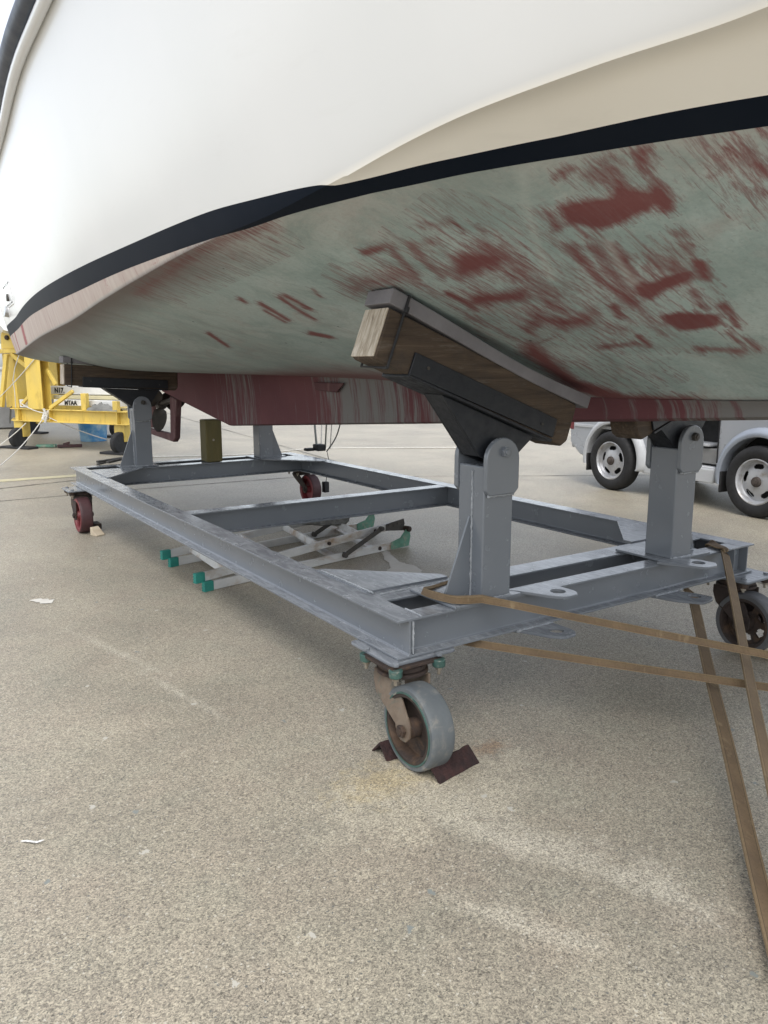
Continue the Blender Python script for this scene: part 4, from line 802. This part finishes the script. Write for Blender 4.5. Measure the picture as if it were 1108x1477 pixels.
# ---------------------------------------------------------------- stepladder lying folded under the cradle
ld = thing('stepladder', 'old aluminium stepladder with teal feet lying folded under the cradle', 'stepladder', (2.6, 5.1, 0))
def rail(a, b, w=.022, h=.058): return MB().bar(a, b, w, h)
F1, F2 = V(1.735, 4.66, 0), V(1.76, 5.40, 0)      # feet, near and far
H1, H2 = V(3.50, 4.98, 0), V(3.66, 5.75, 0)    # hinge ends, near and far
for (F_, H_) in ((F1, H1), (F2, H2)):
    rail(F_+V(.02, 0, .032), H_+V(0, 0, .034)).build('lower_rail', 'alu', ld, bevel=.002)
    f2 = F_+V(-.035, .03, .088); h2 = H_+V(-.02, .03, .185)
    rail(f2, h2).build('upper_rail', 'alu', ld, bevel=.002)
    for p, q in ((F_+V(.0, 0, .032), H_), (f2+V(-.01, 0, 0), h2)):
        d = (q-p); d.z = 0; d.normalize(); mb = MB(); c = p+d*.015
        mb.bar(c-d*.035, c+d*.035, .034, .068)
        for k in range(4): mb.bar(c-d*.038+V(0,0,-.027+.018*k), c-d*.030+V(0,0,-.027+.018*k), .038, .009)
        mb.build('foot', 'teal', ld, bevel=.004)
    mb = MB(); d = (H_-F_).normalized(); nrm = V(-d.y, d.x, 0); c = h2
    mb.prism([c-nrm*.014-d*.14+V(0,0,-.03), c-nrm*.014+d*.05+V(0,0,-.055), c-nrm*.014+d*.07+V(0,0,.0), c-nrm*.014+d*.06+V(0,0,.042), c-nrm*.014-d*.14+V(0,0,.022)], -nrm*.004)
    for k in range(4): mb.cyl(c-nrm*.018+d*(-.11+.05*k)+V(0,0,.01-.012*(k % 2)), c-nrm*.022+d*(-.11+.05*k)+V(0,0,.01-.012*(k % 2)), .008, n=8)
    mb.build('hinge_plate', 'hinge_dk', ld, bevel=.0015)
    mb = MB(); c = H_+V(0,0,.034); mb.prism([c-nrm*.014-d*.13+V(0,0,-.03), c-nrm*.014+d*.07+V(0,0,-.03), c-nrm*.014+d*.09+V(0,0,.05), c-nrm*.014+d*.07+V(0,0,.12), c-nrm*.014+d*.04+V(0,0,.115), c-nrm*.014-d*.03+V(0,0,.05), c-nrm*.014-d*.13+V(0,0,.03)], -nrm*.004)
    mb.build('hinge_plate', 'hinge_green', ld, bevel=.0015)
    mb = MB(); c2 = H_+d*.06+V(0,0,.145); mb.cyl(c2+nrm*.02, c2-nrm*.04, .022, n=14); mb.build('hinge_pin', 'rustdk', ld, bevel=.002)
    e1 = H_-d*.62-nrm*.024+V(0,0,.045); e2 = H_-d*.24-nrm*.024+V(0,0,.190); MB().bar(e1, e2, .008, .036).cyl(e1+nrm*.02, e1-nrm*.015, .022, n=12).cyl(e2+nrm*.02, e2-nrm*.015, .018, n=12).build('spreader_arm', 'hinge_dk', ld, bevel=.001)
for i, t_ in enumerate((.16, .38, .60, .82)):
    a_ = (F1+V(.02,0,.04)).lerp(H1+V(0,0,.04), t_); b_ = (F2+V(.02,0,.04)).lerp(H2+V(0,0,.04), t_); MB().bar(a_, b_, .058, .024).build('tread', 'alu', ld, bevel=.003)
    a_ = (F1+V(-.035,.03,.088)).lerp(H1+V(-.02,.03,.185), t_-.05); b_ = (F2+V(-.035,.03,.088)).lerp(H2+V(-.02,.03,.185), t_-.05); MB().bar(a_, b_, .030, .048, (0.3, 0, 1)).build('tread', 'alu', ld, bevel=.003)
mb = MB()
for t_ in (.60, .30, .86): c = (F1+V(-.035,.018,.088)).lerp(H1+V(-.02,.016,.185), t_)+V(0, 0, 0); mb.cyl(c, c+V(.002, -.016, 0), .013, n=10)
c = (F1+V(.02,-.01,.032)).lerp(H1+V(0,-.01,.034), .86); mb.cyl(c, c+V(.002, -.008, 0), .016, n=10)
mb.build_each('rusty_rivet', 'rustdk', ld)
mb = MB(); c = (F1+V(.02,-.0125,.032)).lerp(H1+V(0,-.0125,.034), .50); mb.tube([c+V(.02*math.cos(a), 0, .016*math.sin(a)) for a in [math.pi*2*k/14+.5 for k in range(12)]], .0025, 5); mb.build('stencil_mark', 'board', ld)
# rough stone on the ladder
def rock(name, c, s, label, mat='rock', seed=1, up=0):
    import bmesh
    bm = bmesh.new(); bmesh.ops.create_icosphere(bm, subdivisions=4, radius=1); r = random.Random(seed)
    ph = [r.uniform(0, 6) for _ in range(9)]
    for v in bm.verts:
        p = v.co; p.x = math.copysign(abs(p.x)**.55, p.x); p.y = math.copysign(abs(p.y)**.6, p.y); p.z = math.copysign(abs(p.z)**.5, p.z)
        n = .10*math.sin(3*p.x+ph[0]+2*p.y)+.07*math.sin(5*p.y+ph[1]+3*p.z)+.05*math.sin(9*p.x+ph[2])*math.sin(8*p.z+ph[3])+.03*math.sin(17*p.x+ph[4])*math.sin(15*p.y+ph[5])
        v.co = p*(1+n)
        v.co.x *= s[0]; v.co.y *= s[1]; v.co.z *= s[2]
    zz = min(v.co.z for v in bm.verts)
    me = D.meshes.new(name); bm.to_mesh(me); bm.free(); me.polygons.foreach_set('use_smooth', [True]*len(me.polygons)); me.materials.append(M[mat])
    o = D.objects.new(name, me); COL.objects.link(o); o.location = (c[0], c[1], c[2]-zz); return tag(o, label, 'stone')
st_ = rock('rough_stone', (3.05, 5.45, .155), (.20, .17, .055), 'rough grey stone slab resting on the folded ladder under the middle beam', seed=3)

# ---------------------------------------------------------------- silver car behind
cx_, cy_ = 7.2766, 6.0365; dx_, dy_ = 7.0671-7.2766, 4.1113-6.0365; WB = math.hypot(dx_, dy_); CA = math.atan2(dy_, dx_)
car = thing('parked_car', 'small silver four-wheel-drive car with flared arches parked beyond the cradle', 'car', (0, 0, 0))
def cbuild(name, mb, mat, parent=None, **k):
    # local: x forward from rear axle, y to the car's left; visible side wheel plane at y=0 (right side)
    c, s_ = math.cos(CA), math.sin(CA)
    mb.v = [(cx_+p[0]*c-p[1]*s_, cy_+p[0]*s_+p[1]*c, p[2]) for p in mb.v]; return mb.build(name, mat, parent or car, **k)
# in this frame left (y>0) is away from the camera
WD = 1.36; RT = .345
def cwheel(x, y, side_):
    o = -side_
    mb = MB(); r = RT; h = .0875
    mb.lathe([(.222, -h+.012), (.235, -h), (.29, -h-.006), (r-.022, -h+.004), (r-.006, -h+.02), (r, -h+.04), (r, h-.04), (r-.006, h-.02), (r-.022, h-.004), (.29, h+.006), (.235, h), (.222, h-.012)], (x, y, RT), (0,1,0), 56, closed=True)
    for g_ in (-.03, 0, .03): mb.lathe([(r+.001, g_-.008), (r+.003, g_), (r+.001, g_+.008)], (x, y, RT), (0,1,0), 56)
    w = cbuild('wheel', mb, 'tyre', smooth=40)
    mb = MB(); s = o
    mb.lathe([(.224, s*.080), (.214, s*.084), (.205, s*.070), (.200, s*.058), (.196, s*.030), (.188, s*.022)], (x, y, RT), (0,1,0), 56)
    ns = 70; rad = [.045, .085, .115, .124, .133, .142, .151, .160, .170, .178, .192]; hh = [.060, .054, .048, .045, .042, .038, .035, .031, .028, .025, .022]; vs_ = []; fs_ = []
    for j, rr_ in enumerate(rad):
        for i in range(ns): a = 2*math.pi*i/ns; vs_.append((x+rr_*math.cos(a), y+s*hh[j], RT+rr_*math.sin(a)))
    for j in range(len(rad)-1):
        for i in range(ns):
            cen = ((i+.5+3) % 14)-7; rm = (rad[j]+rad[j+1])/2
            if (cen/4.3)**2+((rm-.147)/.024)**2 < 1: continue
            fs_.append((j*ns+i, j*ns+(i+1) % ns, (j+1)*ns+(i+1) % ns, (j+1)*ns+i))
    mb.add(vs_, fs_); cbuild('rim', mb, 'rim', w, smooth=50)
    mb = MB(); mb.lathe([(.052, s*.045), (.05, s*.075), (.044, s*.085), (.028, s*.088), (.026, s*.098), (0, s*.1)], (x, y, RT), (0,1,0), 24)
    cbuild('hub', mb, 'hub', w, smooth=40)
    mb = MB()
    for k in range(5): a = 2*math.pi*k/5+.4; mb.cyl((x+.068*math.cos(a), y+s*.04, RT+.068*math.sin(a)), (x+.068*math.cos(a), y+s*.062, RT+.068*math.sin(a)), .009, n=6)
    [cbuild('wheel_nut', m_, 'rim', w) for m_ in mb.islands()]
    mb = MB(); mb.lathe([(.18, s*-.02), (0, s*-.02)], (x, y, RT), (0,1,0), 30); cbuild('brake_drum', mb, 'dark', w)
for x in (0, WB):
    cwheel(x, .03, 1); cwheel(x, WD-.03, -1)
# body side outline with two arches, extruded across the car
def arch(xc, r, z0, n=14, a0=172, a1=8): return [(xc+r*math.cos(R_(a0+(a1-a0)*i/n)), RT+.02+r*math.sin(R_(a0+(a1-a0)*i/n))*1.02) for i in range(n+1)]
ra = .43
low = [(-.78, .50)]+[(-.60, .36), (-.47, .34)]+arch(0, ra, 0)+[(.52, .27), (WB-.50, .27)]+arch(WB, ra, 0)+[(WB+.47, .36), (WB+.66, .40), (WB+.72, .55)]
up_ = [(WB+.70, .80), (WB+.62, .88), (WB-.15, .97), (WB-.42, .99), (-.74, .99), (-.80, .85)]
mb = MB(); poly = low+up_
def tri_prism(mb, poly, y0, y1, inset=0.0):
    mb.prism([(x, y0, z) for x, z in poly], (0, y1-y0, 0))
# rear-wheel side panel and door opening kept dark: body is built from a rear quarter, a door zone and a front quarter
xs0, xs1 = .62, WB-.52
qr = [(-.78, .50), (-.60, .36), (-.47, .34)]+arch(0, ra, 0)+[(.50, .27), (xs0, .27), (xs0, .99), (-.74, .99), (-.80, .85)]
qf = [(xs1, .27)]+arch(WB, ra, 0)+[(WB+.47, .36), (WB+.66, .40), (WB+.72, .55), (WB+.70, .80), (WB+.62, .88), (WB-.15, .97), (WB-.42, .99), (xs1, .99)]
mb = MB(); tri_prism(mb, qr, .02, WD-.02); tri_prism(mb, qf, .02, WD-.02); bd = cbuild('body', mb, 'carp', bevel=.018, seg=3)
mb = MB(); mb.box(xs0-.01, xs1+.01, .30, WD-.03, .28, .98); cbuild('cabin_interior', mb, 'dark')
for xx in (xs1+.012,): mb = MB(); mb.box(xx, xx+.008, .008, .03, .47, .97); cbuild('door_gap', mb, 'dark')
mb = MB(); mb.box(-.70, .60, .008, .022, .70, .735); cbuild('side_trim', mb, 'carw', bevel=.004)
mb = MB(); mb.box(-.79, -.72, .015, .16, .66, .86); cbuild('tail_light', mb, 'red_rim', bevel=.008)
mb = MB(); mb.box(xs0+.002, xs1-.002, .012, .30, .26, .42); mb.box(xs0-.16, xs1-.002, .0, .02, .255, .40); cbuild('sill', mb, 'carw', bevel=.012)
mb = MB(); mb.box(xs0+.22, xs1-.004, .08, .28, .44, .60); cbuild('step_box', mb, 'lining', bevel=.01)
mb = MB(); mb.box(xs0+.002, xs1-.12, .05, .29, .62, .645); cbuild('floor_edge', mb, 'carw', bevel=.005)
mb = MB(); mb.prism([(xs0-.02, .012, .40), (xs0+.24, .012, .40), (xs0+.17, .012, .60), (xs0+.12, .012, .99), (xs0-.02, .012, .99)], (0, .05, 0)); cbuild('pillar', mb, 'carw', bevel=.01)
# dark wheel wells
mb = MB()
for x in (0, WB): mb.box(x-.40, x+.40, .22, .30, .25, .80)
[cbuild('wheel_well', m_, 'dark') for m_ in mb.islands()]
def flare(xc, mat, y0, sgn):
    mb = MB(); n = 26; rows = []
    for i in range(n+1):
        a = R_(198-216*i/n); ca, sa = math.cos(a), math.sin(a); row = []
        for rr_, yy in ((ra-.035, 0.06), (ra-.03, -.045), (ra-.01, -.055), (ra+.02, -.045), (ra+.055, .0), (ra+.06, .05)):
            row.append((xc+rr_*ca*1.03, y0+sgn*yy, max(RT+.02+rr_*sa*1.02, .27)))
        rows.append(row)
    o = len(mb.v); mb.v += [p for r_ in rows for p in r_]; m = 6
    mb.f += [(o+i*m+k, o+i*m+(k+1) % m, o+(i+1)*m+(k+1) % m, o+(i+1)*m+k) for i in range(n) for k in range(m)]+[tuple(o+k for k in range(m)), tuple(o+n*m+k for k in range(m))]
    cbuild('wheel_arch_flare', mb, mat, smooth=60)
for x, mt in ((0, 'carw'), (WB, 'carflare')): flare(x, mt, 0.0, 1); flare(x, mt, WD, -1)
for x in (-.385, WB-.40):
    for y in (-.05, WD-.13): mb = MB(); mb.box(x-.012, x+.012, y, y+.18, .19, .40); cbuild('mud_flap', mb, 'dark', bevel=.006)
mb = MB(); mb.box(-.86, -.72, .10, WD-.1, .42, .58); mb.box(WB+.66, WB+.80, .06, WD-.06, .38, .56); [cbuild('bumper', m_, 'carw', bevel=.03, seg=3) for m_ in mb.islands()]
cab = [(-.76, .99), (WB-.30, .99), (WB-.62, 1.60), (WB-.70, 1.64), (-.66, 1.64), (-.74, 1.58)]
mb = MB(); mb.prism([(x, .09, z) for x, z in cab], (0, WD-.18, 0)); cbuild('cabin', mb, 'carp', bevel=.03, seg=3)
for y in (.082, WD-.082-.006):
    mb = MB(); mb.prism([(-.62, y, 1.06), (.18, y, 1.06), (.18, y, 1.54), (-.62, y, 1.54)], (0, .012, 0)); mb.prism([(.28, y, 1.06), (WB-.50, y, 1.06), (WB-.70, y, 1.54), (.28, y, 1.54)], (0, .012, 0)); [cbuild('side_window', m_, 'glass', bevel=.002) for m_ in mb.islands()]
mb = MB(); mb.prism([(WB-.315, .16, 1.03), (WB-.315, WD-.16, 1.03), (WB-.595, WD-.2, 1.56), (WB-.595, .2, 1.56)], (.012, 0, .006)); cbuild('windscreen', mb, 'glass')
for y in (.2, WD-.2): mb = MB(); mb.cyl((WB+.69, y, .72), (WB+.74, y, .72), .085, n=24); cbuild('headlight', mb, 'rim', bevel=.01)

# ---------------------------------------------------------------- yellow cradle beyond (its own frame: x along the front beam, y away)
YO = V(2.28, 15.2, 0); YA = math.atan2(-.854, .52)
def YW(x, y, z): return V(YO.x+x*math.cos(YA)-y*math.sin(YA), YO.y+x*math.sin(YA)+y*math.cos(YA), z)
yc_ = thing('yellow_cradle', 'faded yellow steel boat cradle standing on dark feet beyond the grey one', 'boat cradle', tuple(YO))
def ymap(mb): mb.v = [tuple(YW(*p)) for p in mb.v]; return mb
def yb(name, mb, mat='yellow', parent=None, **k): k.setdefault('bevel', .006); return ymap(mb).build(name, mat, parent or yc_, **k)
ZB = .59
yb('crossbeam', MB().ibeam((0, 0, ZB), (2.62, 0, ZB), .22, .16, .012, .010)); yb('crossbeam', MB().ibeam((-2.5, 2.4, ZB), (.3, 2.4, ZB), .22, .16, .012, .010))
yb('side_rail', MB().ibeam((-.47, .47, ZB), (-2.4, 2.35, ZB), .2175, .16, .012, .010)); yb('side_rail', MB().ibeam((2.50, .10, ZB), (.28, 2.32, ZB), .2175, .16, .012, .010))
yb('corner_beam', MB().ibeam((-.02, .01, ZB), (-.50, .46, ZB), .2175, .16, .012, .010))
for x in (.14, .90, 2.42): yb('stiffener', MB().box(x, x+.012, -.078, -.008, ZB-.096, ZB+.096), bevel=.001)
for x, y in ((.62, 0), (-1.6, 2.4), (0, 2.4)):
    yb('post', MB().ibeam((x, y, .7015), (x, y, 1.60), .20, .36, .012, .012, (0, 1, 0)))
for x, y in ((-.24, .12), (-2.6, 2.2)):
    mb = MB(); mb.prism([(x-.12, y, .70), (x+.20, y, .70), (x+.15, y, 1.655), (x-.12, y, 1.655)], (0, .26, 0)); p_ = yb('tall_post', mb)
    mb = MB(); pts = [(x+.09+.17*math.cos(math.pi*k/12), y-.03, 1.92+.17*math.sin(math.pi*k/12)) for k in range(13)]; mb.prism([(x+.27, y-.03, 1.735)]+pts+[(x-.09, y-.03, 1.735)], (0, .06, 0)); yb('clevis_plate', mb, parent=p_)
    mb = MB(); mb.cyl((x+.10, y-.07, 1.93), (x+.10, y-.03, 1.93), .045, n=6); yb('pin', mb, 'rustdk', p_)
yb('top_beam', MB().box(-.9, .30, .02, .26, 1.66, 1.73)); yb('top_beam', MB().box(.34, 1.6, -.10, .10, 1.603, 1.656))
yb('brace', MB().bar((-.04, .04, 1.65), (.50, .04, 1.34), .05, .07)); yb('brace', MB().bar((-.06, -.03, 1.64), (-.30, -.03, .72), .06, .08))
yb('brace', MB().bar((.90, -.04, .72), (1.46, -.04, 1.02), .05, .06)); yb('brace', MB().bar((.42, .04, .98), (.12, .04, .76), .05, .05)); yb('brace', MB().bar((.80, .05, 1.38), (.98, .05, 1.12), .05, .06))
yb('stub_post', MB().box(1.63, 1.74, -.05, .03, .7015, .985)); yb('stub_post', MB().box(2.32, 2.42, -.05, .03, .7015, .87))
for x, y in ((.08, .02), (2.40, .04), (-2.3, 2.4), (.1, 2.4)):
    l = yb('leg', MB().box(x-.10, x+.12, y-.06, y+.10, .20, ZB-.1125)); mb = MB(); mb.lathe([(.0, -.05), (.16, -.05), (.18, -.03), (.18, .03), (.16, .05), (0, .05)], (x+.05, y-.12, .19), (1, 0, 0), 24); yb('wheel', mb, 'tyre', l)
    yb('base_plate', MB().box(x-.28, x+.42, y-.24, y-.02, .002, .04), 'dark', l)
def board(x0, x1, y, z0, z1, label, txt=None, tx=0, tz=0, size=.1, mat='board', d=.4):
    b = D.objects.new('x', None); D.objects.remove(b)
    b = MB().box(x0, x1, y, y+d, z0, z1).build('painted_board', mat, None, bevel=.006); b.location = YO; b.rotation_euler = (0, 0, YA); tag(b, label, 'board')
    if txt:
        cu = D.curves.new('text', 'FONT'); cu.body = txt; cu.size = size; cu.extrude = .002; cu.offset = .004
        o = D.objects.new('tmp', cu); COL.objects.link(o); dg = bpy.context.evaluated_depsgraph_get(); me = D.meshes.new_from_object(o.evaluated_get(dg)); D.objects.remove(o)
        me.materials.clear(); me.materials.append(M['ink']); t_ = D.objects.new('lettering', me); COL.objects.link(t_); t_.parent = b; t_.location = (tx, y-.004, tz); t_.rotation_euler = (R_(90), 0, 0)
    return b
board(.18, 2.5, .36, .95, 1.08, 'white board lettered N17 in black, upper board on the yellow cradle', 'N17.', .60, .975, .12)
board(.72, 2.4, .22, .875, .935, 'yellowed bare plank between the two lettered boards on the yellow cradle', mat='yellow_line')
board(.84, 2.3, .10, .765, .865, 'white board lettered MTAA in black, lower board on the yellow cradle', 'MTAA', 1.10, .78, .105)
board(.0, .40, .10, .71, .85, 'short white board lying at the left corner of the yellow cradle')
tp = MB(); N = 24; rows = []
for i in range(N+1):
    x = 1.76+.66*i/N; row = []
    for j in range(9):
        yy = -.07+.16*j/8; e = math.sin(math.pi*j/8)*(.3+.7*math.sin(math.pi*min(i/N*1.1+.05, 1))); row.append((x, yy, .706+.12*e+.018*math.sin(i*1.1+j)*e+.012*math.sin(i*2.7)*e))
    rows.append(row)
grid(tp, np.array(rows)); o_ = len(tp.v); tp.v += [(r_[0][0], r_[0][1], .7025) for r_ in rows]; tp.f += [(i*9, o_+i, o_+i+1, (i+1)*9) for i in range(N)]
tag(ymap(tp).build('folded_tarp', 'tarp', None, smooth=50), 'crumpled grey tarpaulin heaped on the front beam of the yellow cradle', 'tarpaulin')
mb = MB(); mb.lathe([(0, .004), (.24, .004), (.275, .40), (.29, .41), (.27, .415), (.23, .02), (0, .02)], (3.72, 15.75, 0), (0,0,1), 32); tag(mb.build('plastic_tub', 'blue', None, smooth=40), 'weathered blue plastic tub on the ground under the yellow cradle', 'tub')
mb = MB(); mb.bar((2.85, 14.75, .03), (3.25, 14.65, .03), .10, .05); mb.bar((2.95, 14.73, .06), (3.05, 14.69, .085), .08, .04); tag(mb.build('red_offcut', 'pu_red', None, bevel=.008), 'small faded red offcut on the ground by the foot of the yellow cradle', 'scrap')
mb = MB(); mb.bar((2.55, 15.0, .03), (2.85, 14.85, .03), .12, .05); tag(mb.build('pale_offcut', 'hinge_green', None, bevel=.008), 'pale green offcut lying beside the foot of the yellow cradle', 'scrap')
mb = MB(); mb.bar((1.75, 15.3, .02), (2.1, 15.2, .02), .06, .035); tag(mb.build('dark_bar', 'dark', None, bevel=.005), 'dark bar on the ground left of the yellow cradle foot', 'bar')
# ropes
def rope(pts, r, mat, label, n=6, cat='rope'):
    mb = MB(); P_ = [V(*p) for p in pts]
    mb.tube(P_, r, n); return tag(mb.build('rope', mat, None, smooth=60), label, cat)
K = tuple(YW(.84, -.11, .60))
kn = MB()
for k in range(5): kn.tube([(K[0]+.045*math.cos(a)+.012*k, K[1]-.03*math.sin(a), K[2]-.05+.03*k+.02*math.sin(2*a)) for a in [2*math.pi*i/14 for i in range(15)]], .014, 6)
kn.tube([(K[0]-.02, K[1]-.03, K[2]+.12), (K[0]+.02, K[1]-.05, K[2]), (K[0]-.01, K[1]-.03, K[2]-.12)], .02, 6)
tag(kn.build('rope_knot', 'white_rope', None), 'thick white knot of rope on the front beam of the yellow cradle', 'knot')
rope(sag(K, RP1, .12), .0085, 'white_rope', 'white rope running from the knot down to the lower left')
rope(sag(YW(.35, -.1, .45), RP2, .05), .0085, 'white_rope', 'white rope from under the beam corner to the ground at far left')
rope(sag(K, RP3, .08), .009, 'white_rope', 'white rope running from the knot down to the right towards the grey post')
rope(sag(YW(.84, -.11, .64), YW(.28, -.11, .80), .03), .0085, 'white_rope', 'white rope from the knot up to the cradle corner')
rope(sag(YW(-.50, -.12, .72), YW(.80, -.12, 1.62), .03), .0085, 'white_rope', 'white rope slanting up across the yellow posts to the right')
rope([YW(.15, -.12, 1.19), YW(.22, -.12, 1.4), YW(.36, -.12, 1.64)], .008, 'white_rope', 'thin white rope rising steeply beside the yellow post')
rope([YW(.15, -.12, 1.19), YW(.17, -.12, 1.0), YW(.16, -.12, .72)], .007, 'white_rope', 'thin white rope hanging straight down left of the yellow post')
for dx in (0, .22): rope([YW(-.45+dx, -.0-dx*.8+q_, z_) for q_, z_ in ((.30, .715), (.27, .70), (.24, .50), (.23, .42), (.255, .52), (.28, .705))], .012, 'dark_rope', 'dark rope loop hanging over the left corner of the yellow cradle'+(', nearer the post' if dx else ', outermost'))
rope(smooth_path([(3.6, 12.4, .01), (5.2, 11.8, .01), (6.8, 11.9, .01), (9.5, 10.2, .01)], 8), .01, 'white_rope', 'pale rope lying on the ground far behind the keel')
rope(smooth_path([(2.8, 9.9, .012), (3.6, 9.6, .012), (4.8, 9.7, .012)], 8), .012, 'dark_rope', 'dark twisted rope on the ground between post and timber block')
# lashings at the far right post
hw = [((4.02, 7.30, .56), (4.40, 8.05, .87), .013, 'pole', 'grey boat-hook pole leaning up behind the far-right post'), ((4.06, 7.28, .56), (4.48, 8.0, .88), .005, 'white_rope', 'thin pale cord beside the leaning pole'),
      ((4.10, 7.26, .56), (4.20, 7.35, 1.20), .009, 'pole', 'green-grey cord rising from the far-right corner plate, left of its pair'), ((4.15, 7.24, .56), (4.27, 7.35, 1.20), .006, 'white_rope', 'pale cord rising from the far-right corner plate, right of its pair')]
for a, b_, r, mt, lb in hw: rope([V(*a).lerp(V(*b_), i/6) for i in range(7)], r, mt, lb, cat='cord' if r < .013 else 'pole')
rope(smooth_path([(4.36, 7.35, 1.25), (4.34, 7.3, .95), (4.24, 7.25, .70), (4.05, 7.14, .545)], 8), .007, 'dark_rope', 'dark cable curving down to the far-right rail', cat='cable')
cb = rope([(4.05, 7.13, .54), (4.07, 7.12, .42), (4.045, 7.13, .3), (4.03, 7.13, .22)], .004, 'dark_rope', 'thin cable with a black weight hanging from the far-right rail', cat='cable')
mb = MB(); mb.box(4.00, 4.06, 7.11, 7.17, .11, .225); mb.build('weight', 'dark', cb, bevel=.008)
mb = MB(); mb.box(4.0, 4.1, 7.24, 7.36, .54, .61); mb.box(3.9, 4.0, 7.3, 7.38, .54, .57); tag(mb.build('cleat_block', 'dark', None, bevel=.01), 'small dark block where cords meet at the far-right corner', 'block')
mb = MB(); mb.bar((1.80, 7.55, .545), (2.05, 7.60, .56), .05, .02); mb.bar((1.86, 7.42, .55), (2.1, 7.52, .575), .05, .02); mb.bar((1.78, 7.45, .535), (1.95, 7.62, .535), .03, .015); tag(mb.build('ratchet_buckle', 'hinge_dk', None, bevel=.003), 'dark ratchet buckle lying behind the far-left post', 'buckle')

# ---------------------------------------------------------------- small litter
mb = MB(); fx, fy = .27, 2.39; sp = [(fx+.0037*i, fy-.0025*i+.00022*(i-8)**2*.5, .006+.0010*abs(math.sin(i*.3))*4) for i in range(17)]
P2 = []; n = len(sp)
for i, p in enumerate(sp):
    w = .007*math.sin(math.pi*(i+.7)/n)**.7*(1 if i % 3 else .7); P2 += [(p[0], p[1]+w, p[2]), (p[0], p[1], p[2]+.0015), (p[0], p[1]-w, p[2])]
mb.add(P2, [(3*i+k, 3*i+k+1, 3*i+k+4, 3*i+k+3) for i in range(n-1) for k in (0, 1)]); tag(mb.build('feather', 'board', None), 'small white feather lying on the bare concrete at lower left', 'feather')
pb_ = MB()
for i in range(130):
    r_ = random.uniform(.001, .0024); x = random.uniform(-.9, 4.6); y = random.uniform(.9, 6.5); a = random.uniform(0, 6); s = random.uniform(.5, 1.6)
    q = [(x+r_*s*math.cos(a+k*1.26)*random.uniform(.7, 1.2), y+r_*math.sin(a+k*1.26)*random.uniform(.7, 1.2), .002) for k in range(5)]
    pb_.add(q+[(x, y, .002+r_*.7)], [(k, (k+1) % 5, 5) for k in range(5)])
tag(pb_.build('grit', 'grit', None, smooth=0), kind='stuff')

# ---------------------------------------------------------------- beyond: another laid-up hull and a quay wall
b2 = thing('laid_up_boat', 'white boat hull carried on the yellow cradle behind the yacht', 'boat', (3.4, 17.0, 1.7))
rows = []; N = 40
for i in range(N+1):
    t_ = i/N; y = 14.6+8*t_; f_ = 1-max(0, (t_-.55)/.45)**2.2; w = 1.45*f_+.02; row = []
    for k in range(13):
        u = k/12; row.append((3.5-w*min(1, u*2.2)**.8*(1 if u < .45 else 1+.08*(u-.45)), y, 1.73+.55*(max(0, u*2.2-.0) if u < .45 else .99)**1.2*(.6+.5*t_)+(0 if u < .45 else (u-.45)*2.2)+.35*max(0, t_-.6)))
    rows.append(row)
A2 = np.array(rows); B2_ = A2.copy(); B2_[..., 0] = 7.0-B2_[..., 0]; mb = MB(); grid(mb, A2); grid(mb, B2_, True)
ends = [tuple(p) for p in A2[0]]+[tuple(p) for p in B2_[0][::-1]]; mb.add(ends, [tuple(range(len(ends)))])
dk2 = [[tuple(A2[i, -1]*(1-t)+B2_[i, -1]*t) for t in (0, .5, 1)] for i in range(N+1)]; grid(mb, np.array(dk2)); mb.build('hull', 'gel', b2, smooth=35)
mb = MB(); mb.prism([(2.7, 16.2, 3.2), (2.7, 19.4, 3.25), (2.7, 18.9, 3.95), (2.7, 16.5, 3.95)], (1.6, 0, 0)); c_ = mb.build('cabin', 'gel', b2, bevel=.05, seg=3)
MB().box(2.68, 2.705, 16.8, 18.6, 3.5, 3.8).build('window', 'glass', c_, bevel=.01)
mb = MB(); mb.box(-60, 60, 46, 46.5, 0, 1.25); mb.box(-60, 60, 45.9, 46.6, 1.2535, 1.40); tag(mb.build('quay_wall', 'wall', None, bevel=.02), 'long pale low wall along the far edge of the yard', 'wall')
mb = MB(); mb.box(2.55, 3.15, 19.9, 20.4, .02, .75); mb.prism([(2.55, 19.9, .75), (3.15, 19.9, .75), (3.08, 19.95, .86), (2.62, 19.95, .86)], (0, .45, 0)); tag(mb.build('storage_box', 'lining', None, bevel=.03), 'grey plastic storage box standing behind the yellow cradle', 'box')

for o in D.objects:
    if o.parent is None and o.get('category'):
        k = o.name.split('.')[0]
        g_ = {'tie_down_strap': 'tie-down straps on the grey cradle', 'wheel_chock': 'angle iron chocks at the near wheel', 'wood_wedge': 'wooden wedges at the castors', 'painted_board': 'boards on the yellow cradle'}.get(k)
        if g_: o['group'] = g_
